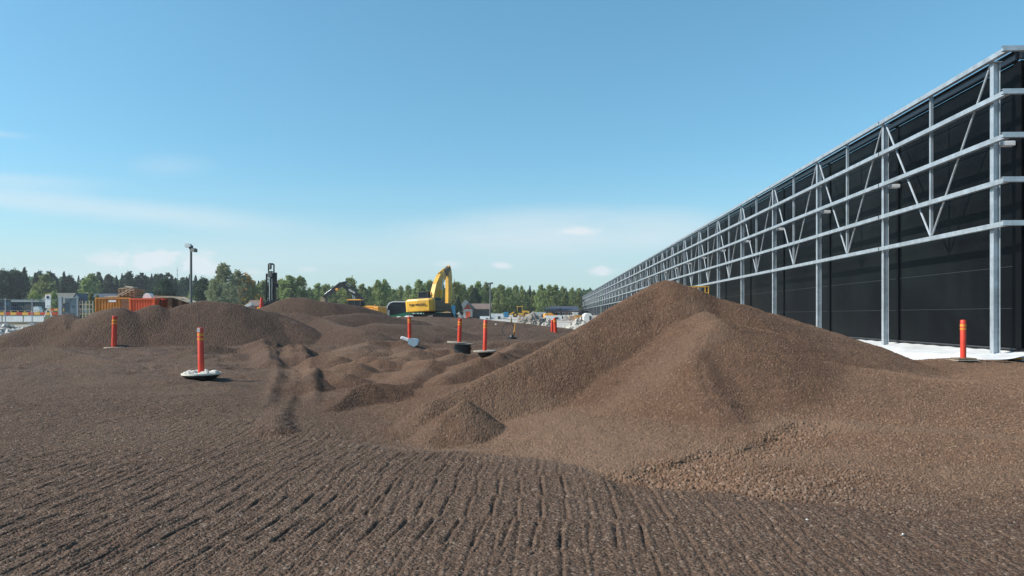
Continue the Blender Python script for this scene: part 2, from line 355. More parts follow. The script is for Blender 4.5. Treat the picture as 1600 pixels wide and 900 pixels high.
# (owner, crest points, slope, rounding)
RIDGES = [
    # the big pile at the right front
    ('big', pp((1036, 440, 15), (965, 479, 14.04), (900, 519, 13.26), (830, 556, 12.51), (760, 589, 11.9), (705, 613, 11.5), (672, 628, 11.2)), .66, .07),
    ('big', pp((1036, 441, 15), (1045, 438.5, 15), (1056, 442, 15), (1130, 471, 14.9)), .66, .22),
    ('big', pp((1130, 470, 14.9), (1165, 480, 15.1), (1200, 491, 15.3)), .50, .3),
    ('big', pp((1200, 491, 15.4), (1240, 504, 15.5), (1282, 518, 15.6)), .40, .3),
    ('big', pp((1282, 518, 15.6), (1336, 549, 15.6)), .36, .35),
    ('big', pp((1400, 562, 16), (1440, 563, 16.5), (1500, 560, 17), (1620, 569, 17), (1900, 580, 17)), .26, .5),
    ('big', pp((1102, 488, 13.4), (1117, 503, 12.9)), .56, .10),
    ('big', pp((1117, 503, 12.9), (1180, 513, 13.3), (1255, 531, 13.9)), .44, .12),
    ('big', pp((1117, 503, 12.9), (1085, 550, 11.7), (1110, 620, 10.3), (1170, 684, 9.2)), .58, .15),
    # small cone heap
    ('heap', pp((726, 622, 10.75), (700, 643, 10.55), (648, 692, 10.2)), .70, .02),
    # left mounds
    ('left', pp((-200, 545, 34), (-60, 538, 35), (10, 523, 36), (63, 506, 36.5), (99, 491, 37)), .50, .5),
    ('left', pp((90, 492, 37), (105, 490.5, 37.2)), .55, .15),
    ('left', pp((150, 488, 37), (180, 480.5, 37), (192, 480.5, 37)), .55, .15),
    ('left', pp((236, 476.5, 38), (246, 476.5, 38), (258, 481, 38.5)), .55, .15),
    ('left', pp((296, 475, 39), (320, 469.5, 39.5), (350, 472.5, 39.5), (372, 477, 40), (421, 487, 41), (455, 503, 40)), .50, .5),
    ('mid', pp((423, 478, 51), (457, 465, 51), (476, 465, 51), (503, 471, 51), (525, 473.5, 52), (558, 478, 54), (578, 484, 56)), .50, .6),
    ('mid', pp((430, 490, 46), (470, 489, 46), (505, 497, 45)), .42, .4),
    ('mid', pp((520, 493, 46), (560, 489, 48), (595, 492, 50), (622, 497, 51), (650, 501, 52)), .38, .5),
    ('mid', pp((505, 497, 45), (530, 508, 41), (575, 517, 38)), .40, .3),
    ('mid', pp((590, 505, 44), (680, 509, 46)), .3, .5),
    # hummocks in the middle ground
    ('ground', pp((340, 549, 30), (378, 541, 31.5), (408, 530, 31.5), (414, 538, 29)), .45, .06),
    ('ground', pp((414, 538, 29), (426, 560, 23)), .6, .05),
    ('ground', pp((458, 541, 27), (462, 552, 25)), .5, .1),
    ('ground', pp((300, 546, 28), (332, 541, 29)), .35, .2),
    ('ground', pp((500, 557, 23.5), (530, 556, 23.5)), .45, .15),
    ('ground', pp((535, 577, 19.5), (556, 574, 19.6)), .5, .1),
    ('ground', pp((560, 541, 27), (610, 532, 29), (640, 538, 28)), .35, .3),
    ('ground', pp((640, 552, 24), (700, 545, 26), (720, 549, 25.5)), .4, .15),
    ('ground', pp((640, 590, 17.2), (690, 563, 20), (742, 552, 22)), .42, .1),
    ('ground', pp((690, 588, 17.2), (760, 560, 19.5), (800, 543, 22), (850, 530, 24)), .42, .1),
    ('ground', pp((770, 548, 25), (830, 535, 28)), .35, .2),
    ('ground', pp((575, 560, 23), (615, 556, 23.5)), .4, .04),
    ('ground', pp((520, 634, 13.1), (546, 607, 13.9), (570, 598, 14.2), (590, 600, 14.4)), .55, .05),
    ('ground', pp((590, 600, 14.4), (620, 601, 16), (655, 594, 17.5)), .45, .08),
    ('ground', pp((430, 664, 11.1), (438, 640, 12.9), (452, 616, 15.6)), .45, .08),
    ('ground', pp((215, 562, 25), (260, 556, 26), (320, 553, 26)), .35, .12),
    ('ground', pp((30, 590, 18.5), (120, 584, 19.5), (230, 588, 19), (270, 592, 18.5)), .2, .3),
    ('ground', pp((470, 590, 17), (500, 580, 18.5), (545, 584, 18)), .4, .1),
    ('ground', pp((600, 566, 22), (640, 560, 23), (668, 566, 22)), .4, .1),
    ('ground', pp((-60, 550, 26), (20, 543, 27), (75, 541, 27), (125, 552, 26), (190, 566, 24)), .30, .2),
    ('ground', pp((280, 604, 17.6), (330, 596, 18.0), (372, 604, 17.5)), .25, .2),
]
OWN = {'ground': 0, 'big': 1, 'heap': 2, 'left': 3, 'mid': 4}
LIM = 70.0
def height(x, y):
    wx = x + 0.16 * fbm(x * .7, y * .7, 31, 3) * ss(y, 8, 20) + .05 * fbm(x * 2.2, y * 2.2, 35, 2)
    wy = y + 0.16 * fbm(x * .7 + 9, y * .7, 41, 3) * ss(y, 8, 20) + .05 * fbm(x * 2.2, y * 2.2 + 4, 37, 2)
    h = base_h(x, y)
    h0 = h.copy()
    # gentle dumped-and-smoothed relief in the middle ground
    mg = ss(y, 17, 23) * ss(y, 90, 60)
    r1 = 1 - np.abs(fbm(x * .16 + 3, y * .22, 51, 3)) * 2.2
    h = h + mg * (.16 * r1 - .10 + .06 * fbm(x * .8, y * .8, 55, 3) + .045 * (.5 - np.abs(fbm(x * 1.7, y * 1.7, 57, 3)) * 1.6))
    own = np.zeros(x.shape, np.int8)
    for name, pts, sl, rd in RIDGES:
        zc = np.full(x.shape, -9.0)
        for (x0, y0, z0), (x1, y1, z1) in zip(pts[:-1], pts[1:]):
            dx, dy = x1 - x0, y1 - y0; L2 = dx * dx + dy * dy
            k_ = (z1 - z0) / math.sqrt(L2); t = ((wx - x0) * dx + (wy - y0) * dy) / L2
            if abs(k_) < sl * .95: t = t + k_ / math.sqrt(sl * sl - k_ * k_) * np.abs((wx - x0) * dy - (wy - y0) * dx) / L2
            t = np.clip(t, 0, 1)
            d = np.hypot(wx - x0 - t * dx, wy - y0 - t * dy)
            zc = np.maximum(zc, z0 + t * (z1 - z0) - sl * (np.sqrt(d * d + rd * rd) - rd))
        k = .03 if name in ('heap', 'ground') else (.07 if name == 'big' else .06)
        over = zc > h + .02
        h = smax(zc, h, k)
        if OWN[name]: own = np.where(over, OWN[name], own)
    rd_ = random.Random(42)
    bump = np.zeros(x.shape)
    for k in range(62):
        yc = rd_.uniform(17.5, 40); xc = rd_.uniform(-.36, .06) * yc + rd_.uniform(-1, 1); a = rd_.gauss(0.1, .4); ln = rd_.uniform(.7, 2.8); hh = rd_.uniform(.04, .16) * (.8 + yc / 60)
        if xc < -5.5 and yc < 24: hh *= .35
        dx, dy = math.cos(a) * ln, math.sin(a) * ln * .8
        m_ = (np.abs(x - xc) < ln + 1.2) & (np.abs(y - yc) < ln + 1.2)
        if not m_.any(): continue
        X_, Y_ = wx[m_], wy[m_]; t = np.clip(((X_ - xc) * dx + (Y_ - yc) * dy) / (dx * dx + dy * dy), -1, 1)
        d = np.hypot(X_ - xc - t * dx, Y_ - yc - t * dy)
        bump[m_] = np.maximum(bump[m_], hh * (1 - .35 * np.abs(t)) - rd_.uniform(.30, .60) * (np.sqrt(d * d + .0012) - .035))
    h = h + np.maximum(bump, 0) * (1 - ss(np.abs(own), 0, .5))
    return h, own, h - h0

def grooves(x, y, up):
    """marks of crawler track plates in the levelled gravel: short cuts that run along the wall's direction"""
    l = x * math.cos(TH) - y * math.sin(TH); s = x * math.sin(TH) + y * math.cos(TH)
    out = np.zeros(x.shape)
    lim = np.interp(x, [-14, -6.5, -4.2, -2.1, -.3, 1, 2.3, 3.4, 6], [18.5, 17, 13.2, 10.6, 9.3, 8.2, 7.1, 6.4, 6.5]) + .35 * fbm(x * .9, y * .9, 61, 3)
    mask = ss(lim - y, 0, .22) * ss(.10 - np.abs(up), 0, .05)
    for q, (rowl, sp_, amp, sd_) in enumerate(((.80, .215, 1.0, 71), (1.7, .165, .45, 75))):
        sw = s + .07 * fbm(l * .25, s * .1, sd_, 2) + .37 * q
        row = np.floor(sw / rowl); fr = sw / rowl - row
        ph = _hash(row, row * 0, sd_ + 1); tilt = (_hash(row, row * 0 + 3, sd_ + 2) - .5) * .10
        lw = l + tilt * (fr - .5) + .010 * fbm(l * 1.1, s * 1.7, sd_ + 3, 3) + .02 * fbm(l * .25, s * .4, sd_ + 7, 2)
        c = lw / sp_ + (ph - .5) * (.45 if q == 0 else 5); ci = np.floor(c); f = c - ci - .5
        st = _hash(ci, row, sd_ + 4)
        patch = .35 + .65 * ss(fbm(l * .30, s * .45, sd_ + 5, 3), -.4, .1)
        g_ = np.exp(-(f / .055) ** 2) - .50 * np.exp(-((f - .17) / .08) ** 2) - .25 * np.exp(-((f + .22) / .14) ** 2)
        ends = ss(fr, .02, .10) * ss(1 - fr, .02, .10)
        out -= amp * .0205 * (.55 + .5 * st) * g_ * ends * patch
        out += amp * .006 * np.exp(-((fr - .5) / .5) ** 2) + amp * .011 * np.exp(-(np.minimum(fr, 1 - fr) / .03) ** 2) * ss(fbm(l * .5, s * .2, sd_ + 9, 2), -.6, .1)
    # the left half is churned a second time, slightly askew
    a = R(-7); l2 = l * math.cos(a) - s * math.sin(a)
    f2 = l2 / .115 + .3 * fbm(l * .5, s * .5, 83, 2); f2 = f2 - np.floor(f2) - .5
    chm = ss(-x, -.5, 2.5) * ss(fbm(l * .4, s * .6, 85, 3), -.3, .3)
    out -= .014 * chm * np.exp(-(f2 / .13) ** 2) * ss(fbm(l * 2, s * .9, 87, 2), -.35, .2)
    # clods and loose crumbs
    out += .012 * fbm(x * 6, y * 6, 91, 4, .6) + .012 * np.maximum(fbm(x * 13, y * 13, 95, 2) - .1, 0)
    return out * mask, mask

Ys = [2.4]
while Ys[-1] < 17: Ys.append(Ys[-1] * 1.00175)
while Ys[-1] < 92: Ys.append(Ys[-1] * 1.0042)
Ys = np.array(Ys)
us = np.arange(-1.0, 1.0001, .0019)
UU, YY = np.meshgrid(us, Ys); XX = UU * YY
nr, ncol = XX.shape
print('terrain grid', nr, ncol, nr * ncol)
H, OW, UP = height(XX, YY)
Hm = H.copy()                                     # smooth height, for standing things on
GRV, GM = grooves(XX, YY, UP)
GM2 = GM
H = H + GRV
# slide texture of the loose gravel everywhere else
H = H + (1 - GM) * (.016 * fbm(XX * 3.1, YY * 3.1, 101, 3) + .007 * fbm(XX * 11, YY * 11, 105, 2))
HR = H.copy()
def ray(px, py):
    j = int(round(((px - 800) / F - us[0]) / .0019)); pr_ = HOR + (E - HR[:, j]) / Ys * F
    i = int(np.argmax(pr_ <= py)); Y = Ys[i]
    return Vector(((px - 800) / F * Y, Y, float(HR[i, j])))
# graded strips in the toe of the pile at the right
def strip(p0, p1, drop, wdt):
    a, b = ray(*p0[:2]), ray(*p1[:2]); dx, dy = b.x - a.x, b.y - a.y; L = math.hypot(dx, dy)
    t = ((XX - a.x) * dx + (YY - a.y) * dy) / L; n_ = ((XX - a.x) * dy - (YY - a.y) * dx) / L   # positive toward the camera
    n_ = n_ + .02 * fbm(t * .9, t * 0 + 2, 111, 3)
    e = ss(t, 0, 1.0) * ss(-t, -L - 4, -L + 1)
    return e * drop * (ss(n_, -wdt, 0) * ss(-n_, -1.6, 0) - .0), e, n_
strips_mask = np.zeros(XX.shape)
for a in (((1222, 655), (1598, 687), .035, .04), ((1210, 673), (1440, 680), .03, .05)):
    d_, e_, n_ = strip(*a); H += d_
    strips_mask = np.maximum(strips_mask, e_ * np.exp(-((n_ - .02) / .035) ** 2))
# scarp where the scraped bench breaks down to the pebbly toe
def scarp(pts, drop):
    P_ = [ray(*p) for p in pts]; best = np.full(XX.shape, 99.0); sg_ = np.zeros(XX.shape); tt = np.zeros(XX.shape)
    for k, (a, b) in enumerate(zip(P_[:-1], P_[1:])):
        dx, dy = b.x - a.x, b.y - a.y; L2 = dx * dx + dy * dy; t = np.clip(((XX - a.x) * dx + (YY - a.y) * dy) / L2, 0, 1)
        d = np.hypot(XX - a.x - t * dx, YY - a.y - t * dy); s_ = np.sign((XX - a.x) * dy - (YY - a.y) * dx); m_ = d < best
        best[m_] = d[m_]; sg_[m_] = s_[m_]; tt[m_] = ((k + t) / (len(P_) - 1))[m_]
    n_ = best * sg_ + .14 * fbm(XX * 2.2, YY * 2.2, 121, 4, .6); e = ss(tt, 0, .12) * ss(-tt, -1, -.9)
    return drop * ss(n_, -.03, .16) * ss(-n_, -1.5, -.2) * e, np.exp(-((n_ - .25) / .3) ** 2) * e
d_, coarse = scarp([(930, 742), (975, 738), (1070, 712), (1180, 690), (1235, 662), (1290, 655)], -.055); H += d_
coarse = np.maximum(coarse, ss(XX, .6, 1.2) * ss(-XX, -4.5, -2.2) * ss(YY, 6.2, 6.8) * ss(-YY, -8.4, -7.6) * (1 - GM))
# pale patches: fines on scraped flats, plus flanks whose sunlit tone is painted in
dust_sunlit = np.zeros(XX.shape)
def pale_area(a, b, wd, amt, soft=1.0):
    global dust_sunlit
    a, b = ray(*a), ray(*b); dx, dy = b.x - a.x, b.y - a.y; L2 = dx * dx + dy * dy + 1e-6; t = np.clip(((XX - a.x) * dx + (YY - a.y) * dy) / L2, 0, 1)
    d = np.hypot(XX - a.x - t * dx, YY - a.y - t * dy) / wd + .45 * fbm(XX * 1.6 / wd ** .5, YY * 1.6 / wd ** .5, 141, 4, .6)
    dust_sunlit = np.maximum(dust_sunlit, amt * ss(-d, -1 - soft * .35, -1 + soft * .55))
for a in (((1112, 512), (968, 628), .40, .5), ((1085, 478), (1112, 512), .25, .4), ((800, 660), (980, 690), .95, .7), ((830, 705), (960, 725), .5, .85), ((900, 524), (670, 634), .24, .45), ((640, 650), (665, 680), .25, .5),  # spur and crest flanks: sunlit tone put into the colour; bench: scraped fines
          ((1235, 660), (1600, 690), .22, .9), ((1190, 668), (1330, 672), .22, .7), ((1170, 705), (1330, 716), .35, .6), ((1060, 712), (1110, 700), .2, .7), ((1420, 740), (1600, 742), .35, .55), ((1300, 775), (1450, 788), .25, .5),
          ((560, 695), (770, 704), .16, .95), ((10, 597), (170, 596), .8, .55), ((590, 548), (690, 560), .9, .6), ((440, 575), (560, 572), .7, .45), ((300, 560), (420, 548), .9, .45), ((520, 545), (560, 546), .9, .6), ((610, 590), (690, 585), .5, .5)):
    pale_area(*a)
# ruts left by a wheel running down the middle
RP = [ray(*p) for p in ((452, 640), (457, 610), (462, 585), (458, 560), (452, 540), (449, 526))]
best = np.full(XX.shape, 99.0); tt = np.zeros(XX.shape)
for k, (a, b) in enumerate(zip(RP[:-1], RP[1:])):
    dx, dy = b.x - a.x, b.y - a.y; t = np.clip(((XX - a.x) * dx + (YY - a.y) * dy) / (dx * dx + dy * dy), 0, 1)
    d = np.hypot(XX - a.x - t * dx, YY - a.y - t * dy); m_ = d < best; best[m_] = d[m_]; tt[m_] = ((k + t) / (len(RP) - 1))[m_]
best = best + .06 * fbm(XX * 1.5, YY * 1.5, 161, 3); e_ = ss(tt, 0, .15) * ss(-tt, -1, -.85) * (.7 + .5 * fbm(XX * .6, YY * .6, 163, 2))
H += e_ * (-.08 * np.exp(-(best / .28) ** 4) + .085 * np.exp(-((best - .46) / .12) ** 2) + .02 * np.exp(-(best / .07) ** 2))
# the working area ends here; beyond it the sheet of pale site ground takes over
edge = np.where(XX < -24, 43 + .9 * (XX + 24) * .3, 80.0)
edge = np.where(XX > 1, np.minimum(edge, 80 - (XX - 1) * 3.5), edge)
drop = ss(YY - edge, 0, 6)
H = H - 2.5 * drop; Hm2 = Hm - 2.5 * drop
def ground_z(x, y):
    u = x / y; j = np.clip((u - us[0]) / .0019, 0, ncol - 2); i = np.clip(np.searchsorted(Ys, y) - 1, 0, nr - 2)
    return float(H[int(i), int(round(j))])

verts = np.stack([XX, YY, H], -1).reshape(-1, 3).astype(np.float32)
idx = np.arange(nr * ncol).reshape(nr, ncol)
quads = np.stack([idx[:-1, :-1], idx[:-1, 1:], idx[1:, 1:], idx[1:, :-1]], -1).reshape(-1, 4)
qown = OW[:-1, :-1].reshape(-1)
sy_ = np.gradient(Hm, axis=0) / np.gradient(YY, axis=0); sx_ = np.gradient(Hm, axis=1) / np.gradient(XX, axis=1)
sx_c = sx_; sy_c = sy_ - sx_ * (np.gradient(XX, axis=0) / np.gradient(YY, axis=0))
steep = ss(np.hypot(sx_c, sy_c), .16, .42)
# attributes: pebbly 0..1 (grooved levelled ground 0, dumped pile 1)
pileness = np.clip(ss(UP, .0, .12), 0, 1)
red = ss(-YY, -45, -12) * ss(XX + .45 * (YY - 9), -1.8, .6) * (1 - GM) * (1 - (1 - ss(YY + .5 * fbm(XX, YY, 151, 3), 6.4, 8.6)) * ss(XX, 1.8, 3.2) * .85)
def add_terrain(name, sel, mat_):
    q = quads[sel]; used = np.zeros(nr * ncol, bool); used[q.ravel()] = True
    remap = np.cumsum(used) - 1; v = verts[used]; q = remap[q]
    me = bpy.data.meshes.new(name)
    me.vertices.add(len(v)); me.vertices.foreach_set('co', v.ravel())
    me.loops.add(q.size); me.loops.foreach_set('vertex_index', q.ravel().astype(np.int32))
    me.polygons.add(len(q)); me.polygons.foreach_set('loop_start', np.arange(0, q.size, 4, dtype=np.int32))
    me.polygons.foreach_set('loop_total', np.full(len(q), 4, np.int32))
    me.polygons.foreach_set('use_smooth', np.ones(len(q), bool))
    me.update(calc_edges=True)
    for an, arr in (('pile', pileness), ('red', red), ('churn', GM), ('fine_sunlit', np.maximum(strips_mask, dust_sunlit)), ('steep', steep)):
        at = me.attributes.new(an, 'FLOAT', 'POINT'); at.data.foreach_set('value', arr.reshape(-1)[used].astype(np.float32))
    yv = v[:, 1]; uvv = np.abs(v[:, 0] / yv)
    pl_ = pileness.reshape(-1)[used]; gm_ = GM.reshape(-1)[used]; rd_ = red.reshape(-1)[used]
    nz_ = fbm(v[:, 0] * .8, v[:, 1] * .8, 131, 3)
    den = (ss(yv, 22, 13) * ss(yv, 3.4, 4.2) * ss(uvv, .80, .72))
    ssz = np.clip(.85 + .3 * nz_, .5, 1.1)
    den = den * np.where(gm_ > .4, .55, ssz * (1 + .5 * coarse.reshape(-1)[used])) * (1 - .85 * strips_mask.reshape(-1)[used]) * (1 - .88 * dust_sunlit.reshape(-1)[used])
    at = me.attributes.new('density', 'FLOAT', 'POINT'); at.data.foreach_set('value', den.astype(np.float32))
    at = me.attributes.new('size', 'FLOAT', 'POINT'); at.data.foreach_set('value', (np.where(gm_ > .4, .62, 1.0) * (1 + .15 * nz_) * (.80 + .20 * rd_) * (1 + .95 * coarse.reshape(-1)[used])).astype(np.float32))
    me.materials.append(mat_)
    o = bpy.data.objects.new(name, me); COL.objects.link(o); return o

def gravel_material():
    m = bpy.data.materials.new('gravel'); m.use_nodes = True; m.node_tree.nodes.clear(); q = NT(m.node_tree)
    geo = q.n('ShaderNodeNewGeometry').outputs['Position']
    at = lambda a: q.n('ShaderNodeAttribute', attribute_name=a).outputs['Fac']
    ins = lambda a: q.n('ShaderNodeAttribute', attribute_name=a, attribute_type='INSTANCER').outputs['Fac']
    ipeb = at('is_pebble'); peb = ins('pebble_random')
    def both(a): return q.m('ADD', at(a), q.m('MULTIPLY', ipeb, ins(a)))
    redf, fine_sunlit, steepf = both('red'), both('fine_sunlit'), both('steep')
    v1 = q.n('ShaderNodeTexVoronoi', inp={'Vector': geo, 'Scale': 42.0}); v2 = q.n('ShaderNodeTexVoronoi', inp={'Vector': geo, 'Scale': 95.0})
    v3 = q.n('ShaderNodeTexVoronoi', inp={'Vector': geo, 'Scale': 16.0})
    sepc = q.n('ShaderNodeSeparateColor'); q.t.links.new(v1.outputs['Color'], sepc.inputs[0])
    sep3 = q.n('ShaderNodeSeparateColor'); q.t.links.new(v3.outputs['Color'], sep3.inputs[0])
    rnd = q.mix(ipeb, sepc.outputs[0], peb)
    big = q.n('ShaderNodeTexNoise', inp={'Vector': geo, 'Scale': .45, 'Detail': 6, 'Roughness': .6}).outputs[0]
    med = q.n('ShaderNodeTexNoise', inp={'Vector': geo, 'Scale': 3.5, 'Detail': 5, 'Roughness': .65}).outputs[0]
    grey = q.ramp(rnd, [(0.0, (.064, .039, .027)), (.5, (.096, .062, .044)), (.92, (.124, .084, .061)), (1.0, (.20, .152, .12))])
    brown = q.ramp(rnd, [(0.0, (.104, .060, .039)), (.5, (.140, .084, .055)), (.92, (.165, .102, .068)), (1.0, (.23, .158, .116))])
    far_ = q.ramp(sep3.outputs[0], [(0.0, (.060, .037, .027)), (.5, (.090, .058, .041)), (1.0, (.122, .081, .058))])
    sy = q.n('ShaderNodeSeparateXYZ'); q.t.links.new(geo, sy.inputs[0])
    farm = q.sstep(sy.outputs[1], 20, 40)
    c = q.mix(redf, grey, brown); c = q.mix(farm, c, far_)
    c = q.mix(q.sstep(big, .35, .65), c, q.mix(1.0, c, (.90, .89, .90), 'MULTIPLY'))
    c = q.mix(q.sstep(med, .35, .7, 0, .5), c, q.mix(1.0, c, (1.22, 1.16, 1.08), 'MULTIPLY'))
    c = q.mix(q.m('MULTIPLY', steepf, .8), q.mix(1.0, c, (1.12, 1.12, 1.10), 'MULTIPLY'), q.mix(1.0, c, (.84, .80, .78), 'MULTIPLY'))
    c = q.mix(q.m('MULTIPLY', fine_sunlit, .55), c, q.mix(redf, (.140, .098, .072), (.205, .132, .088)))  # pale tan for fines and for the painted sunlit flanks
    pale_area = q.m('MULTIPLY', q.sstep(q.n('ShaderNodeTexNoise', inp={'Vector': geo, 'Scale': .22, 'Detail': 3}).outputs[0], .55, .75), .25)
    c = q.mix(pale_area, c, (.19, .14, .105))
    b = q.n('ShaderNodeBsdfPrincipled', inp={'Base Color': c, 'Roughness': .92, 'Specular IOR Level': .15})
    h1 = q.m('SUBTRACT', 1.0, v1.outputs['Distance']); h2 = q.m('SUBTRACT', 1.0, v2.outputs['Distance']); h3 = q.m('SUBTRACT', 1.0, v3.outputs['Distance'])
    near = q.sstep(sy.outputs[1], 18, 36, 1.0, 0.0)
    hh = q.m('ADD', q.m('MULTIPLY', q.m('MULTIPLY', h1, .024), near), q.m('MULTIPLY', h2, .008))
    hh = q.m('ADD', hh, q.m('MULTIPLY', h3, q.m('ADD', .018, q.m('MULTIPLY', q.m('SUBTRACT', 1.0, near), .05))))
    hh = q.m('MULTIPLY', hh, q.m('SUBTRACT', 1.0, ipeb))
    bp = q.n('ShaderNodeBump', inp={'Height': hh, 'Strength': .7, 'Distance': 1.0}); q.t.links.new(bp.outputs[0], b.inputs['Normal'])
    o = q.n('ShaderNodeOutputMaterial'); q.t.links.new(b.outputs[0], o.inputs[0]); return m
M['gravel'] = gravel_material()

def pebble_tree():
    ng = bpy.data.node_groups.new('loose_pebbles', 'GeometryNodeTree')
    ng.interface.new_socket('Geometry', in_out='INPUT', socket_type='NodeSocketGeometry')
    ng.interface.new_socket('Geometry', in_out='OUTPUT', socket_type='NodeSocketGeometry')
    N = ng.nodes; L = ng.links
    gi = N.new('NodeGroupInput'); go = N.new('NodeGroupOutput')
    def attr(n):
        a = N.new('GeometryNodeInputNamedAttribute'); a.data_type = 'FLOAT'; a.inputs['Name'].default_value = n; return a.outputs['Attribute']
    def mth(op, a, b):
        nd = N.new('ShaderNodeMath'); nd.operation = op
        for i, v in enumerate((a, b)):
            if isinstance(v, bpy.types.NodeSocket): L.new(v, nd.inputs[i])
            else: nd.inputs[i].default_value = v
        return nd.outputs[0]
    dp = N.new('GeometryNodeDistributePointsOnFaces'); dp.distribute_method = 'RANDOM'
    L.new(gi.outputs[0], dp.inputs['Mesh'])
    L.new(mth('MULTIPLY', attr('density'), 1500.0), dp.inputs['Density'])
    st = N.new('GeometryNodeStoreNamedAttribute'); st.data_type = 'FLOAT'; st.domain = 'POINT'; st.inputs['Name'].default_value = 'pebble_random'
    rv = N.new('FunctionNodeRandomValue'); rv.data_type = 'FLOAT'; rv.inputs[7].default_value = 3
    L.new(dp.outputs['Points'], st.inputs['Geometry']); L.new(rv.outputs[1], st.inputs['Value'])
    geos = []
    for k in range(3):
        ico = N.new('GeometryNodeMeshIcoSphere'); ico.inputs['Radius'].default_value = 1.0; ico.inputs['Subdivisions'].default_value = 2
        pos = N.new('GeometryNodeInputPosition'); nt = N.new('ShaderNodeTexNoise'); nt.inputs['Scale'].default_value = 1.1
        va = N.new('ShaderNodeVectorMath'); va.operation = 'ADD'; va.inputs[1].default_value = (k * 7.1, k * 3.3, 1.7)
        L.new(pos.outputs[0], va.inputs[0]); L.new(va.outputs[0], nt.inputs['Vector'])
        sub = N.new('ShaderNodeVectorMath'); sub.operation = 'SUBTRACT'; sub.inputs[1].default_value = (.5, .5, .5); L.new(nt.outputs['Color'], sub.inputs[0])
        scl = N.new('ShaderNodeVectorMath'); scl.operation = 'SCALE'; scl.inputs['Scale'].default_value = 1.5; L.new(sub.outputs[0], scl.inputs[0])
        sp_ = N.new('GeometryNodeSetPosition'); L.new(ico.outputs['Mesh'], sp_.inputs['Geometry']); L.new(scl.outputs[0], sp_.inputs['Offset'])
        tf = N.new('GeometryNodeTransform'); tf.inputs['Scale'].default_value = ((1, .8, .62), (1, .9, .75), (1, .72, .7))[k]; L.new(sp_.outputs[0], tf.inputs['Geometry'])
        s2 = N.new('GeometryNodeStoreNamedAttribute'); s2.data_type = 'FLOAT'; s2.domain = 'POINT'; s2.inputs['Name'].default_value = 'is_pebble'; s2.inputs['Value'].default_value = 1.0
        L.new(tf.outputs[0], s2.inputs['Geometry'])
        sm = N.new('GeometryNodeSetMaterial'); sm.inputs['Material'].default_value = M['gravel']; L.new(s2.outputs[0], sm.inputs['Geometry'])
        geos.append(sm.outputs[0])
    gti = N.new('GeometryNodeGeometryToInstance')
    for g_ in reversed(geos): L.new(g_, gti.inputs[0])
    sv = N.new('ShaderNodeVectorMath'); sv.operation = 'SCALE'; sv.inputs['Scale'].default_value = -.0028; L.new(dp.outputs['Normal'], sv.inputs[0])
    sk = N.new('GeometryNodeSetPosition'); L.new(st.outputs[0], sk.inputs['Geometry']); L.new(sv.outputs[0], sk.inputs['Offset'])
    ip = N.new('GeometryNodeInstanceOnPoints'); L.new(sk.outputs[0], ip.inputs['Points']); L.new(gti.outputs[0], ip.inputs['Instance'])
    ip.inputs['Pick Instance'].default_value = True
    rr = N.new('FunctionNodeRandomValue'); rr.data_type = 'FLOAT_VECTOR'; rr.inputs[1].default_value = (6.28, 6.28, 6.28); L.new(rr.outputs[0], ip.inputs['Rotation'])
    rs = N.new('FunctionNodeRandomValue'); rs.data_type = 'FLOAT'; rs.inputs[2].default_value = .0070; rs.inputs[3].default_value = .0160
    L.new(mth('MULTIPLY', rs.outputs[1], attr('size')), ip.inputs['Scale'])
    L.new(ip.outputs[0], go.inputs[0]); return ng
PT = pebble_tree()
terr = {}
for nm, oid in (('ground', 0), ('gravel_pile', 1), ('gravel_heap', 2), ('gravel_mound', 3), ('gravel_mound_far', 4)):
    o = add_terrain('gravel_mound' if oid == 4 else nm, qown == oid, M['gravel'])
    terr[nm] = o
    if oid < 3:
        pb = bpy.data.objects.new('pebbles', o.data); COL.objects.link(pb); pb['kind'] = 'stuff'
        if oid: pb.parent = o
        else: pb['label'] = 'loose crumbs of grey-brown gravel strewn over the levelled ground'
        md = pb.modifiers.new('loose_pebbles', 'NODES'); md.node_group = PT
tag(terr['ground'], kind='structure')
tag(terr['gravel_pile'], 'largest pile of brown gravel, rising to a rounded peak in front of the black wall', 'gravel pile')
tag(terr['gravel_heap'], 'small pointed gravel heap with a shaded right side, at the big pile\'s left foot', 'gravel pile')
tag(terr['gravel_mound'], 'long bank of dumped brown gravel in front of the containers at the left', 'gravel pile')
tag(terr['gravel_mound_far'], 'low gravel bank behind the posts, in front of the yellow excavator', 'gravel pile')

# pale site ground, one sheet to the horizon
def site_h(x, y):
    pts = [(-500, -.9), (24, -.8), (36, .0), (45, .35), (60, .85), (80, .75), (110, .95), (140, 1.15), (170, 1.7), (220, 2.2), (300, 2.6), (9000, 3.0)]
    yv = np.interp(y, [p[0] for p in pts], [p[1] for p in pts])
    lft = ss(-x, 16, 26); near = ss(-y, -95, -75)
    yv = yv - (1 - lft) * near * np.where(y > 36, .55, 0)
    return yv
gy = np.concatenate([np.array([-4000, -300, -50]), np.linspace(0, 320, 240), np.array([400, 700, 1500, 7000])])
gx = np.concatenate([np.array([-5000, -1200, -500]), np.linspace(-300, 160, 240), np.array([400, 1200, 5000])])
GX, GY = np.meshgrid(gx, gy); GZ = site_h(GX, GY) + np.where((GY > 40) & (GY < 320) & (np.abs(GX) < 320), .07 * fbm(GX * .3, GY * .3, 7, 3), 0)
me = bpy.data.meshes.new('site_ground'); i2 = np.arange(GX.size).reshape(GX.shape)
me.from_pydata(np.stack([GX, GY, GZ], -1).reshape(-1, 3).tolist(), [], np.stack([i2[:-1, :-1], i2[:-1, 1:], i2[1:, 1:], i2[1:, :-1]], -1).reshape(-1, 4).tolist())
me.polygons.foreach_set('use_smooth', [True] * len(me.polygons))
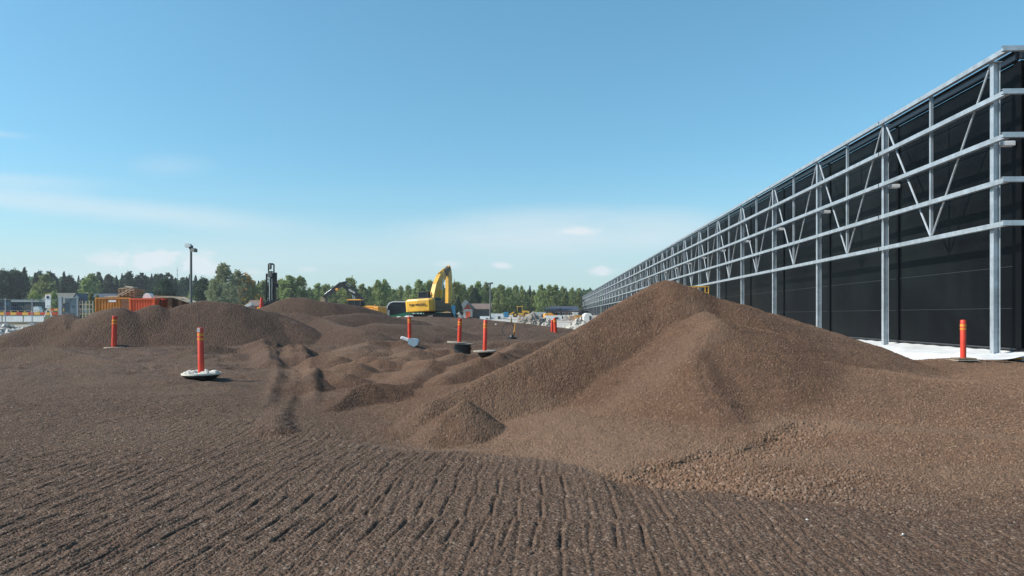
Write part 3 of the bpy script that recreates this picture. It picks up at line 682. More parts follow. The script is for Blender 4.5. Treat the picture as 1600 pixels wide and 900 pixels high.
m = bpy.data.materials.new('pale_site_ground'); m.use_nodes = True; m.node_tree.nodes.clear(); q = NT(m.node_tree)
geo = q.n('ShaderNodeNewGeometry').outputs['Position']
n1 = q.n('ShaderNodeTexNoise', inp={'Vector': geo, 'Scale': .09, 'Detail': 7, 'Roughness': .65}).outputs[0]
n2 = q.n('ShaderNodeTexNoise', inp={'Vector': geo, 'Scale': 1.4, 'Detail': 6, 'Roughness': .7}).outputs[0]
c = q.ramp(n1, [(.32, (.20, .165, .125)), (.46, (.34, .30, .25)), (.58, (.50, .48, .44)), (.7, (.30, .24, .17))])
c = q.mix(q.sstep(n2, .35, .7, 0, .6), c, (.52, .50, .46))
sy = q.n('ShaderNodeSeparateXYZ'); q.t.links.new(geo, sy.inputs[0])
c = q.mix(q.sstep(sy.outputs[1], 215, 245), c, (.05, .075, .03))
c = q.mix(q.sstep(sy.outputs[0], -42, -60), c, (.09, .10, .05))
b = q.n('ShaderNodeBsdfPrincipled', inp={'Base Color': c, 'Roughness': .95, 'Specular IOR Level': .1})
bp = q.n('ShaderNodeBump', inp={'Height': n2, 'Strength': .8, 'Distance': .3}); q.t.links.new(bp.outputs[0], b.inputs['Normal'])
o_ = q.n('ShaderNodeOutputMaterial'); q.t.links.new(b.outputs[0], o_.inputs[0]); me.materials.append(m)
sg = bpy.data.objects.new('terrain', me); COL.objects.link(sg); tag(sg, kind='structure')
def site_z(x, y): return float(site_h(np.array([x]), np.array([y]))[0])

# ------------------------------------------------------------------ warehouse
LC, LW = 10.6, 11.12            # lateral distance of the columns and of the wall face
Y1, SP_ = 18.3, 6.0
NB = 45
colY = [Y1 + SP_ * k for k in range(NB)]
Zt = E + .5905 * 10.42          # top of the frame
GZs = [E + q_ * 10.42 - .06 for q_ in (.5905, .4965, .4015, .3044, .209)]
wh = empty('warehouse', (*LS(LW, sY(LW, 18.2)), 0.8), 'long black-panelled warehouse wall behind a galvanized steel frame', 'warehouse')
wh_inv = Matrix.Translation(-Vector(wh.location))
def WMB(): b_ = MB(); b_.T = wh_inv @ Matrix(((math.cos(TH), math.sin(TH), 0, 0), (-math.sin(TH), math.cos(TH), 0, 0), (0, 0, 1, 0), (0, 0, 0, 1))); return b_   # local (l, s, z)
s0 = sY(LW, 18.25); sN = sY(LW, colY[-1] + 1.0)
wall_top = E + .560 * LW; cap_z = E + .543 * LW; wall_bot = E - .072 * LW
# backing volume
b_ = WMB(); b_.box((LW + 20.1, (s0 + sN) / 2, (wall_bot + cap_z) / 2 + .05), (40, sN - s0 - .04, cap_z - wall_bot)); b_.build('core', M['panel_trim'], wh)
# panels: one mesh of separately laid sandwich panels
b_ = WMB()
rows = [wall_bot, E + .18, E + 1.19, E + 2.2, E + 3.2, E + 4.2, E + 5.2, cap_z]
ends = [s0] + [sY(LW, y + .25) for y in colY[1:]] + [sN]
for a, c_ in zip(ends[:-1], ends[1:]):
    if c_ - a < .3: continue
    for z0, z1 in zip(rows[:-1], rows[1:]):
        dl = random.uniform(-.004, .004)
        b_.box((LW + .04 + dl, (a + c_) / 2, (z0 + z1) / 2), (.09, c_ - a - .05, z1 - z0 - .014))
b_.build('wall_panels', M['panel'], wh)
b_ = WMB()
for z0, z1 in zip(rows[:-1], rows[1:]):
    b_.box((LW + 20.1, s0 - .06, (z0 + z1) / 2), (40, .1, z1 - z0 - .014))
b_.build('end_wall', M['panel_trim'], wh)
for a in ends[1:-1]: b_ = WMB(); b_.box((LW - .018, a, (wall_bot + cap_z) / 2), (.03, .20, cap_z - wall_bot - .02)); b_.build('joint_cover', M['panel_trim'], wh)
b_ = WMB(); b_.box((LW - .02, s0 - .02, (wall_bot + cap_z) / 2), (.03, .3, cap_z - wall_bot - .02)); b_.build('corner_cover', M['panel_trim'], wh)
b_ = WMB()
for z in (E + .18, E + 1.19): b_.box((LW - .008, (s0 + sN) / 2, z), (.012, sN - s0 - .4, .010))
b_.build('panel_seam', M['seam'], wh)
b_ = WMB(); b_.box((LW - .02, (s0 + sN) / 2, (cap_z + wall_top) / 2 + .03), (.10, sN - s0, wall_top - cap_z - .02)); b_.box((LW + 20, s0 - .09, (cap_z + wall_top) / 2 + .03), (40, .1, wall_top - cap_z - .02))
b_.build('parapet', M['fascia'], wh)
b_ = WMB(); b_.box((LW - .05, (s0 + sN) / 2, cap_z + .02), (.10, sN - s0, .03)); b_.box((LW - .04, (s0 + sN) / 2, wall_top + .035), (.2, sN - s0, .03)); b_.build('flashing', M['panel_trim'], wh)
b_ = WMB(); b_.box((LW - .03, (s0 + sN) / 2, wall_bot + .01), (.10, sN - s0, .035)); b_.box((LW + 20, s0 - .10, wall_bot + .01), (40, .08, .035)); b_.build('base_flashing', M['seam'], wh)
b_ = WMB(); b_.box((LW + 20.08, (s0 + sN) / 2, wall_bot - .4), (39.8, sN - s0 + .15, .76)); b_.build('plinth', M['concrete'], wh)
b_ = WMB(); sd_ = sY(LC, 158); b_.box((LC - .08, sd_, E + 2.4), (.05, 2.6, 6.2)); b_.build('downpipe_cover', bsdf_mat('green_net', (.05, .085, .06), .8), wh)
# steel frame
def ibeam(b_, l, s, z0, z1, w_=.15, d_=.16, t=.012):
    for sgn in (-1, 1): b_.box((l + sgn * (d_ / 2 - t / 2), s, (z0 + z1) / 2), (t, w_, z1 - z0))
    b_.box((l, s, (z0 + z1) / 2), (d_ - 2 * t - .002, t * .8, z1 - z0 - .004))
for k, y in enumerate(colY):
    s = sY(LC, y); b_ = WMB(); zb = .70
    ibeam(b_, LC, s, zb, Zt - .135)
    b_.box((LC, s, Zt - .125), (.22, .2, .016)); b_.build('column', M['steel'], wh)
    b_ = WMB(); b_.box((LC + .30, s + .05, GZs[2] - .02), (.30, .20, .11), bevel=.01); b_.build('bracket', M['white'], wh)
sF = sY(LC, Y1) - .80; sL = sY(LC, colY[-1]) + .1
for gi_, z in enumerate(GZs):
    b_ = WMB(); lg = LC - .08 - .062
    for k in range(NB - 1):
        a = sY(LC, colY[k]) + (.02 if k else -.84); c_ = sY(LC, colY[k + 1]) - .02
        off = .0 if k % 2 == 0 else .008
        # open channel profile: top, bottom and outer plates
        b_.box((lg - .055 - off, (a + c_) / 2, z), (.006, c_ - a, .115))
        b_.box((lg + .003 - off, (a + c_) / 2, z + .055), (.11, c_ - a, .006))
        b_.box((lg + .003 - off, (a + c_) / 2, z - .055), (.11, c_ - a, .006))
    b_.build('girt', M['steel'], wh)
    b_ = WMB(); b_.box((LC + 4.0, sF - .045, z), (8.6, .006, .115)); b_.box((LC + 4.0, sF + .01, z + .0545), (8.6, .105, .006)); b_.box((LC + 4.0, sF + .01, z - .0545), (8.6, .105, .006))
    b_.build('end_girt', M['steel'], wh)
for k in range(NB - 1):
    a, c_ = sY(LC, colY[k]), sY(LC, colY[k + 1]); mid = (a + c_) / 2
    b_ = WMB(); b_.box((LC - .03, mid, (GZs[0] + GZs[4]) / 2), (.075, .075, GZs[0] - GZs[4] - .02)); b_.build('midpost', M['steel'], wh)
    for e, sg_ in ((a, 1), (c_, -1)):
        b_ = WMB(); b_.tube((LC - .03, e + sg_ * .13, GZs[0] - .08), (LC - .03, mid - sg_ * .06, GZs[4] + .12), .030, n=8)
        b_.build('brace', M['steel'], wh, smooth=True)
# far corner upright on the end return
b_ = WMB(); ibeam(b_, LC + 6, sF + .82, .7, Zt - .14); b_.build('column', M['steel'], wh)

# white plastic sheet along the foot of the wall
nl, nsg = 26, 220
vv = []; ff = []
for j in range(nsg):
    s = 17.75 + 46 * (j / (nsg - 1))
    for i in range(nl):
        t = i / (nl - 1); l = LW - .02 - t * (2.3 + .25 * math.sin(s * .9))
        z = wall_bot - .05 - .14 * t ** .7 * 1.3 - .25 * max(0, t - .55) * 1.6
        # drawn folds running slantwise down the slope
        d = s * 1.15 + t * 2.3; z += .030 * math.sin(d * 1.7) * t * (1 - t) * 3 + .045 * max(0, math.sin(d * 4.3 + math.sin(s * .7) * 2)) ** 3 * t * 2.2
        z += .01 * math.sin(s * 7.3 + l * 5)
        x, y = LS(l, s); vv.append((x, y, z))
for j in range(nsg - 1):
    for i in range(nl - 1): a = j * nl + i; ff.append((a, a + 1, a + nl + 1, a + nl))
me = bpy.data.meshes.new('plastic_sheet'); me.from_pydata(vv, [], ff); me.materials.append(M['white_plastic'])
me.polygons.foreach_set('use_smooth', [True] * len(me.polygons))
ps = bpy.data.objects.new('plastic_sheet', me); COL.objects.link(ps); so_ = ps.modifiers.new('t', 'SOLIDIFY'); so_.thickness = .006
tag(ps, 'creased white plastic sheet lying along the foot of the black wall', 'plastic sheet')
# crumpled film bunched up right of the first column
b_ = MB(); nn_ = 22; x0, y0 = LS(LC + .25, sF + .75)
for i in range(nn_):
    for j in range(10):
        u_ = i / (nn_ - 1); v_ = j / 9
        b_.v.append((x0 + u_ * 3.2, y0 + v_ * .8 - .3, .62 + .15 * math.sin(v_ * math.pi) * (.8 + .2 * math.sin(u_ * 11)) + .03 * math.sin(u_ * 19 + v_ * 5) + .012 * random.random()))
for i in range(nn_ - 1):
    for j in range(9): a = i * 10 + j; b_.f.append((a, a + 10, a + 11, a + 1)); b_.mi.append(0)
o = b_.build('plastic_film', M['white_plastic'], smooth=True); tag(o, 'crumpled white film bunched beside the nearest column foot', 'plastic film')
# black pipe stub with an orange rim at the column foot
cx, cy = LS(LC + .02, sY(LC, 17.55)); e_ = empty('pipe_stub', (cx, cy, .52), 'black pipe stub with an orange rim at the foot of the nearest column', 'pipe')
b_ = MB(); b_.lathe([(.13, -.1), (.135, .0), (.12, .03), (.135, .06), (.12, .09), (.135, .12), (.13, .19)], 20); b_.build('pipe', M['black_plastic'], e_, True)
b_ = MB(); b_.lathe([(.15, .19), (.17, .20), (.17, .225), (.15, .23)], 20); b_.build('rim', M['machine_orange'], e_, True)

# ------------------------------------------------------------------ marker posts
def post(px, top, bot, Y, wpx, tilt, label, tape=True, silver=False, yaw=0, gy=None):
    Yr = ray(px, gy or bot).y; base = P(px, bot, Yr); H_ = (bot - top) / F * Y; r = wpx / 2 / F * Y
    e = empty('marker_post', base, label, 'marker post', 'orange-red marker posts standing in the gravel', rot=(0, R(tilt), R(yaw)), scale=Yr / Y)
    b = MB(); b.lathe([(r, -.05), (r, H_ - .012), (r * .9, H_), (r * .35, H_ + .004)], 20); b.build('tube', M['orange_red'], e, True)
    if tape:
        for a, c in ((.74, .79), (.83, .885)):
            b = MB(); b.lathe([(r + .0015, H_ * a), (r + .0035, H_ * a + .002), (r + .0035, H_ * c), (r + .0015, H_ * c)], 20); b.build('reflective_band', M['yellow_tape'], e, True)
    if silver:
        b = MB(); 
        for i in range(7):
            a0 = -1.55 + i * .17
            b.box((math.sin(a0 + .6) * (r + .003), -math.cos(a0 + .6) * (r + .003), H_ * .95), (.02, .004, H_ * .075), Matrix.Identity(4))
        b.build('silver_sticker', M['silver_tape'], e)
    return e, H_, r
def disc(base, r, th, mat_, parent, name='base_board', rot=0, sq=False, tilt=(0, 0)):
    b = MB()
    if sq: b.box((0, 0, 0), (r * 2, r * 1.7, th), bevel=.004)
    else: b.lathe([(r * .97, -th / 2), (r, -th * .3), (r, th * .3), (r * .97, th / 2)], 28)
    o = b.build(name, mat_, parent, not sq); o.location = base; o.rotation_euler = (tilt[0], tilt[1], rot); return o
def rocks(name, n, spread, size, parent, z, mat_=None, seed=1):
    rr = random.Random(seed); b = MB()
    for i in range(n):
        a = rr.uniform(0, 6.28); d = spread * math.sqrt(rr.uniform(.15, 1)); s_ = size * rr.uniform(.5, 1.2)
        rings = []; 
        for zz, q_ in ((-.5, .6), (-.15, 1.), (.25, .85), (.5, .4)):
            rings.append([(d * math.cos(a) + s_ * q_ * rr.uniform(.75, 1.15) * math.cos(t * 1.047), d * math.sin(a) + s_ * q_ * .75 * rr.uniform(.75, 1.15) * math.sin(t * 1.047),
                           z + s_ * .4 + zz * s_ * .85 + rr.uniform(-.1, .1) * s_) for t in range(6)])
        b.loft(rings)
    return b.build(name, mat_ or M['stone'], parent)

e, h, r = post(178, 493.5, 543, 31.5, 7.5, 1.6, 'marker post leaning right on a round grey board, in front of the left gravel bank')
disc((.05, 0, .0), .42, .05, M['grey_wood'], e, tilt=(0, -.03)); disc((-.30, -.14, -.06), .30, .03, M['grey_wood'], e, 'plank', sq=True, tilt=(.04, -.05)); disc((.62, .1, -.03), .35, .03, M['grey_wood'], e, 'plank', sq=True, rot=.3)
e, h, r = post(314.5, 512, 588, 18.6, 9.5, -.8, 'nearest marker post, standing in a black tub of white stones', silver=True, gy=595)
b = MB(); b.lathe([(.26, -.09), (.33, -.06), (.40, .0), (.43, .03), (.44, .06), (.41, .06), (.38, .03), (.2, .0)], 32); b.build('tub', M['black_plastic'], e, True)
b = MB(); b.lathe([(.405, .035), (.455, .045), (.455, .085), (.405, .085)], 32); b.build('tub_rim', M['cream'], e, True)
rocks('stones', 26, .36, .125, e, .03, seed=5)
e, h, r = post(640, 495, 530, 42, 5.6, -.5, 'marker post rising from a tipped white and blue box', gy=541)
b = MB(); b.box((-.22, 0, -.06), (.5, .4, .16), Matrix.Rotation(R(20), 4, 'Y'), bevel=.03); b.build('white_lid', M['white'], e)
b = MB(); b.prism([(-.05, -.25), (.25, -.42), (.45, -.32), (.52, -.12), (.42, .02), (-.05, .05)], -.3, .35); b.build('blue_box', bsdf_mat('pale_blue_plastic', (.36, .46, .52), .4), e)
e, h, r = post(719, 498, 536, 41, 6.4, 2.0, 'marker post on a board over a black well ring', gy=550); e.location.x -= .03
disc((-.1, 0, .02), .55, .08, M['grey_wood'], e, tilt=(.0, .04)); disc((.42, .05, -.02), .4, .05, M['grey_wood'], e, 'plank', tilt=(0, .08))
b = MB(); b.lathe([(.42, -.7), (.44, -.6), (.44, -.35), (.48, -.34), (.48, -.24), (.44, -.23), (.44, -.08)], 28, Matrix.Translation((.18, .2, 0))); b.build('well_ring', M['black_plastic'], e, True)
e, h, r = post(757.5, 500, 549, 33, 6.2, 1.2, 'tall marker post on a flat round cover, right of the black well ring', gy=555)
disc((.0, 0, .01), .5, .06, M['grey_wood'], e, 'cover', tilt=(.02, -.03)); b = MB(); b.lathe([(.2, -.25), (.3, -.1), (.3, -.02)], 20); b.build('shaft', M['black_plastic'], e, True)
e, h, r = post(868, 497, 520, 58, 5.5, -3, 'marker post standing at the far edge of the gravel by the rubble')
e, h, r = post(862.5, 500, 518, 60, 4, 1, 'short faded marker post just left of the one at the far gravel edge', tape=False)
e, h, r = post(1505, 500, 560, 17.0, 8.5, 0, 'marker post on dark boards in front of the white plastic sheet', gy=563)
z_ = .0; disc((0, 0, .0), .20, .028, M['dirty_steel'], e, 'board', sq=True); disc((-.03, -.03, -.035), .26, .022, M['grey_wood'], e, 'board', sq=True, rot=.08)
# hose loop by a thin orange stake
hb = P(800, 528, 38); e = empty('hose_stake', hb, 'thin orange stake holding a loop of black hose upright in the gravel', 'hose')
b = MB(); pts = []
for i in range(26): a = R(-70 + i * 12.5); pts.append((-.17 + .31 * math.cos(a), .05 * math.sin(a), .40 + .33 * math.sin(a)))
b.path(pts, .018); b.build('hose', M['black_plastic'], e, True)
b = MB(); b.tube((.08, 0, -.05), (.16, 0, .72), .04, .02); b.build('stake', M['machine_orange'], e, True)
b = MB(); b.lathe([(.26, -.05), (.26, .03), (.12, .05), (.1, .12), (.05, .16)], 16); b.build('foot', M['black_plastic'], e, True)

# ------------------------------------------------------------------ machines
def track_mesh(L, Ht, W, y):
    b = MB(); n = 20; poly = []
    r_ = Ht / 2
    for i in range(n // 2 + 1): a = R(-90 + 180 * i / (n // 2)); poly.append((L / 2 - r_ + r_ * math.cos(a), r_ + r_ * math.sin(a)))
    for i in range(n // 2 + 1): a = R(90 + 180 * i / (n // 2)); poly.append((-L / 2 + r_ + r_ * math.cos(a), r_ + r_ * math.sin(a)))
    b.prism(poly, y - W / 2 + .04, y + W / 2 - .04)
    m_ = int(L / .19)
    for i in range(m_):
        x = -L / 2 + r_ + (L - 2 * r_) * (i + .5) / m_
        b.box((x, y, Ht + .01), (.15, W, .05)); b.box((x, y, .01), (.15, W, .05))
    for i in range(6):
        for sx, a0 in ((1, -75), (-1, 105)):
            a = R(a0 + i * 30); cx_ = sx * (L / 2 - r_); b.box((0, 0, 0), (.05, W, .15), Matrix.Translation((cx_ + r_ * math.cos(a), y, r_ + r_ * math.sin(a))) @ Matrix.Rotation(-a, 4, 'Y'))
    return b
def excavator(name, loc, yaw, roll, label, bodymat, boommat, boom, stick, bucket, cyl, beacon=False, text=None, cabroof=None, thick=.42, sc_=1.0, stickmat=None, boom2=None):
    """boom / stick: side-view polygons in (forward, up); forward is +X"""
    e = empty(name, loc, label, 'excavator', rot=(R(roll), 0, yaw), scale=sc_)
    for y in (-1.1, 1.1): track_mesh(4.3, .9, .6, y).build('track', M['track'], e)
    b = MB(); b.box((0, 0, .6), (2.4, 1.7, .5)); b.lathe([(.6, .8), (.6, 1.08)], 20); b.build('undercarriage', M['dark'], e)
    b = MB(); b.box((.35, 0, 1.25), (3.4, 2.6, .32), bevel=.04); b.box((-.45, 0, 1.75), (2.1, 2.66, .72), bevel=.06); b.box((1.0, -.95, 1.62), (1.7, .75, .5), bevel=.05)
    b.build('upper_body', M['dirty_steel'] if text else bodymat, e)
    b = MB(); pr = []
    for z, q_ in ((1.08, .10), (1.16, .02), (2.12, .0), (2.26, .06), (2.30, .16)):
        pr.append([(-2.35 + q_ + .22, -1.4 + q_, z), (-2.35 + q_, -1.15 + q_, z), (-2.42 + q_, 0, z), (-2.35 + q_, 1.15 - q_, z), (-2.35 + q_ + .22, 1.4 - q_, z), (-1.53, 1.4 - q_, z), (-1.53, -1.4 + q_, z)])
    b.loft(pr); b.build('counterweight', bodymat, e)
    b = MB(); b.box((-.6, 0, 2.24), (1.8, 2.3, .26), bevel=.08); b.tube((-.9, -.6, 2.3), (-.9, -.6, 2.62), .06); b.box((-.3, .5, 2.42), (.7, .6, .14), bevel=.03); b.build('engine_hood', M['dark'] if text else bodymat, e)
    # cab with pillars and panes
    cb = MB(); x0, x1, y0_, y1_, z0, z1 = .35, 1.95, .35, 1.33, 1.42, 3.0
    for (x, y) in ((x0, y0_), (x1, y0_), (x0, y1_), (x1, y1_), (1.1, y1_)): cb.box((x, y, (z0 + z1) / 2), (.09, .09, z1 - z0))
    cb.box(((x0 + x1) / 2, (y0_ + y1_) / 2, z0 + .25), (x1 - x0 + .06, y1_ - y0_ + .06, .5), bevel=.03)
    cb.box(((x0 + x1) / 2, (y0_ + y1_) / 2, z1 + .03), (x1 - x0 + .16, y1_ - y0_ + .12, .12), bevel=.04)
    c = cb.build('cab', M['dark'] if cabroof is None else [M['dark']][0], e)
    gl = MB(); gl.box(((x0 + x1) / 2, (y0_ + y1_) / 2, (z0 + .5 + z1) / 2), (x1 - x0 - .03, y1_ - y0_ - .03, z1 - z0 - .5)); gl.build('window', M['glass'], c)
    if cabroof:
        rb = MB(); rb.box(((x0 + x1) / 2, (y0_ + y1_) / 2, z1 + .14), (x1 - x0 + .3, y1_ - y0_ + .2, .14), bevel=.04); rb.build('roof', cabroof, c)
    if beacon:
        bb = MB(); bb.lathe([(.09, 0), (.09, .16), (.05, .22)], 12, Matrix.Translation((.2, -.1, 2.75))); bb.tube((.2, -.1, 2.3), (.2, -.1, 2.76), .03); bb.build('beacon', M['machine_orange'], e, True)
    b = MB(); b.prism(boom, -thick / 2, thick / 2); b.build('boom', boommat, e)
    if boom2: b = MB(); b.prism(boom2, -thick / 2 + .03, thick / 2 - .03); b.build('boom_tip', M['dirty_steel'], e)
    b = MB(); b.prism(stick, -.17, .17); b.build('stick', stickmat or boommat, e)
    b = MB(); b.prism(bucket, -.5, .5); b.build('bucket', M['dirty_steel'], e)
    for p0, p1, off in cyl:
        b = MB(); m_ = Vector((p0[0], 0, p0[1])).lerp(Vector((p1[0], 0, p1[1])), .58)
        b.tube((p0[0], off, p0[1]), (m_.x, off, m_.z), .13 if text else .07); b.build('cylinder', M['dark'] if not text else boommat, e, True)
        b = MB(); b.tube((m_.x, off, m_.z), (p1[0], off, p1[1]), .05); b.build('piston_rod', M['chrome'], e, True)
    return e
def text_on(parent, body, size, loc, rot, mat_, name='lettering', ext=.012):
    cu = bpy.data.curves.new(name, 'FONT'); cu.body = body; cu.size = size; cu.extrude = ext; cu.align_x = 'CENTER'; cu.align_y = 'CENTER'; cu.offset = size * .02
    o = bpy.data.objects.new(name, cu); COL.objects.link(o); cu.materials.append(mat_)
    bpy.context.view_layer.update()
    me_ = bpy.data.meshes.new_from_object(o.evaluated_get(bpy.context.evaluated_depsgraph_get())); bpy.data.objects.remove(o)
    o2 = bpy.data.objects.new(name, me_); COL.objects.link(o2); o2.parent = parent; o2.location = loc; o2.rotation_euler = rot
    if not me_.materials: me_.materials.append(mat_)
    return o2

def ribbon(pts):
    up, dn = [], []
    for k, (x, z, w_) in enumerate(pts):
        a, b = pts[max(k - 1, 0)], pts[min(k + 1, len(pts) - 1)]; dx, dz = b[0] - a[0], b[1] - a[1]; L = math.hypot(dx, dz)
        up.append((x - dz / L * w_ / 2, z + dx / L * w_ / 2)); dn.append((x + dz / L * w_ / 2, z - dx / L * w_ / 2))
    return up + dn[::-1]
# yellow excavator seen from behind
boom = ribbon([(.65, 1.75, .7), (1.0, 2.6, .95), (1.55, 3.5, 1.05), (2.25, 4.25, 1.0), (3.1, 4.85, .82)])
boom2 = ribbon([(3.05, 4.82, .74), (3.7, 5.2, .6), (4.35, 5.5, .36)])
stick = ribbon([(4.2, 5.75, .28), (4.33, 5.4, .55), (4.3, 4.6, .85), (4.05, 3.0, .72), (3.6, 1.0, .36)])
bucket = [(3.4, 1.1), (3.95, .9), (4.35, .4), (4.2, -.1), (3.6, -.25), (3.0, .0), (3.2, .5)]
cyl = [((1.2, 1.7), (2.2, 4.3), .42), ((1.2, 1.7), (2.2, 4.3), -.42), ((2.2, 4.85), (4.1, 5.7), 0), ((4.35, 4.4), (3.85, 1.2), .0)]
yl = P(673, 497, 73); yaw = R(90 - 22)
ex = excavator('excavator', (yl.x, 73, .98), yaw, -3.0, 'yellow excavator seen from behind with its boom bent high', M['yellow'], M['yellow'], boom, stick, bucket, cyl, True, text=True, boom2=boom2)
text_on(ex, 'NEW HOLLAND', .235, (-2.45, 0, 1.76), (R(90), 0, R(-90)), M['black_plastic'])
# black-boomed excavator reaching to the left
boomb = ribbon([(.3, 1.8, .5), (.65, 3.0, .55), (1.2, 3.72, .56), (2.3, 4.42, .5), (3.3, 5.08, .38)])
stickb = ribbon([(2.75, 5.5, .2), (3.3, 5.3, .5), (4.2, 4.75, .5), (5.2, 4.05, .4), (6.1, 3.5, .26)])
buckb = [(5.8, 3.5), (6.2, 3.55), (6.35, 3.1), (6.0, 2.8), (5.5, 2.75), (5.6, 3.1)]
cylb = [((1.3, 1.7), (1.9, 3.8), .26), ((1.3, 1.7), (1.9, 3.8), -.26), ((1.2, 4.35), (2.95, 5.6), 0), ((3.7, 5.5), (5.9, 3.9), 0)]
p_ = P(573, 500, 88)
ex2 = excavator('excavator', (p_.x, 88, .75), R(180 - 12), 0, 'orange-yellow excavator with a black boom reaching out over the gravel bank', M['machine_orange'], M['black_boom'], boomb, stickb, buckb, cylb, cabroof=M['machine_orange'], sc_=.88, thick=.36)
text_on(ex2, 'VOLVO', .30, (2.0, .19, 4.28), (R(90), R(28), R(180)), M['white'])
b = MB(); b.box((4.1, 0, 4.55), (.35, .5, .3), bevel=.04); b.build('work_lamp', M['machine_orange'], ex2)

# drilling rig with upright mast
p_ = P(427, 477, 75); e = empty('drilling_rig', (p_.x, 75, 1.3), 'dark drilling rig with a tall upright mast behind the left gravel bank', 'drilling rig')
for y in (-1.0, 1.0):
    o = track_mesh(3.6, .8, .5, y).build('track', M['track'], e); o.rotation_euler.z = R(90)
b = MB(); b.box((0, .4, 1.2), (2.2, 2.6, .7), bevel=.05); b.box((.1, -.1, 1.05), (1.15, .8, 1.1), bevel=.04); b.build('chassis', M['black_boom'], e)
b = MB()
for sx in (-.48, .30): b.box((sx, -.5, 2.95), (.14, .18, 3.1))
for sx in (-.30, .22): b.box((sx, -.5, 4.9), (.10, .16, 1.0))
b.box((-.05, -.3, 3.0), (.60, .16, 2.9)); b.box((-.05, -.5, 5.42), (.42, .3, .16)); b.box((.5, -.45, 3.35), (.3, .34, .34), bevel=.04); b.box((.3, -.4, 3.9), (.34, .3, 1.4), bevel=.03)
for k in range(9): b.bar((-.42, -.45, 1.6 + k * .33), (.24, -.45, 1.85 + k * .33), .05, .05)
b.build('mast', M['black_boom'], e)
b = MB(); b.tube((-.15, -.65, 1.4), (-.15, -.65, 4.3), .055); b.tube((.08, -.66, 1.9), (.08, -.66, 4.0), .035); b.build('drill_rod', M['chrome'], e, True)
b = MB(); b.box((-.08, -.68, 4.45), (.42, .3, .6), bevel=.04); b.lathe([(.10, 0), (.14, .25), (.1, .5)], 12, Matrix.Translation((-.08, -.62, 4.9))); b.build('rotary_head', M['pole'], e)
b = MB()
for k in range(4): b.path([(.05 + .1 * k, -.62, 4.5), (.30 + .06 * k, -.70, 3.6), (.35 + .05 * k, -.65, 2.6 - .15 * k), (.2 + .1 * k, -.6, 1.5)], .026)
b.path([(-.5, -.6, 3.4), (-.55, -.66, 2.4), (-.45, -.6, 1.3)], .03); b.build('hoses', M['black_plastic'], e, True)
b = MB(); b.tube((.62, -.4, 1.1), (.58, -.4, 3.3), .05); b.build('stay', M['pole'], e, True)
# hooded orange stand left of the rig
p_ = P(408, 484, 60); e = empty('orange_machine', p_, 'small yellow machine with an upright red-orange tube left of the drilling rig', 'machine')
b = MB(); b.tube((0, 0, 0), (.05, 0, .95), .17, .10, 12); b.build('tube', M['orange_red'], e, True)
b = MB(); b.box((.3, 0, .05), (.7, .5, .22), bevel=.04); b.box((-.12, .0, .02), (.3, .4, .35), bevel=.04); b.build('base', M['machine_orange'], e)
b = MB(); b.path([(.15, .1, .1), (.5, .2, .8), (.9, .2, .75), (1.1, .1, .1)], .05); b.box((.55, .3, .45), (.5, .3, .5), bevel=.05); b.build('frame', M['dark'], e)
p_ = P(388, 478, 58); b = MB(); b.box((0, 0, 0), (.72, .5, .2), Matrix.Rotation(R(-22), 4, 'Y'), bevel=.01); o = b.build('white_board', M['white'], loc=p_); tag(o, 'white board lying tilted on the gravel bank right of the aspen', 'board')

# green coach behind the yellow excavator
p_ = P(645, 500, 92); e = empty('coach', (P(603, 500, 92).x, 92, .78), 'green coach with dark windows and a white roof edge behind the yellow excavator', 'coach')
b = MB()
prof = [(0, .35), (0, 1.2), (.05, 1.9), (.35, 2.45), (.8, 2.62), (6.4, 2.62), (6.4, .35)]
b.prism(prof, 0, 2.4); b.build('body', M['black_boom'], e)
b = MB(); b.prism([(-.02, .34), (-.02, .95), (1.2, 1.05), (2.6, 1.38), (6.42, 1.42), (6.42, .34)], -.035, 2.43); b.build('lower_panel', M['green'], e)
b = MB(); b.prism([(.28, 1.45), (.55, 2.28), (.9, 2.42), (6.2, 2.42), (6.2, 1.45), (2.7, 1.43), (1.3, 1.12), (.7, 1.03)], -.02, -.004); b.build('side_windows', M['glass'], e)
b = MB(); b.prism([(-.03, 1.2), (.02, 1.92), (.33, 2.48), (.8, 2.67), (6.4, 2.67), (6.4, 2.56), (.85, 2.55), (.5, 2.42), (.2, 2.0), (.12, 1.2)], -.04, 2.44); b.build('roof_edge', M['white'], e)
b = MB(); b.box((.28, -.03, 1.2), (.30, .06, .8), bevel=.02); b.box((-.05, 1.2, 1.3), (.08, 2.2, 1.3)); b.build('front_panel', M['wall_grey'], e)
b = MB(); b.prism([(-.35, 1.3), (-.12, 1.6), (-.2, 2.0), (-.4, 1.9)], -.15, .0); b.build('mirror', M['black_plastic'], e)
for x in (2.0, 5.2):
    b = MB(); b.tube((x, -.03, .5), (x, .35, .5), .48, n=20); b.build('wheel', M['black_plastic'], e, True)
b = MB()
for x, w_ in ((3.3, .22), (3.6, .12), (3.85, .16), (4.2, .2), (4.5, .12), (4.72, .2)): b.box((x, -.045, 1.12 + (.04 if w_ > .15 else 0)), (w_, .02, .2 if w_ > .15 else .12))
b.build('lettering', M['white'], e)
p_ = P(652, 492, 66); rocks('concrete_blocks', 6, .8, .26, None, 0, M['stone'], 8).location = (P(633, 490, 68).x, 68, 1.55)
o = bpy.data.objects['concrete_blocks']; o.name = 'concrete_slab'; o.location.z = ground_z(o.location.x, 68.0) - .05; o.scale = (1, 1, .7); tag(o, 'pale broken concrete lying at the left track of the yellow excavator', 'rubble')

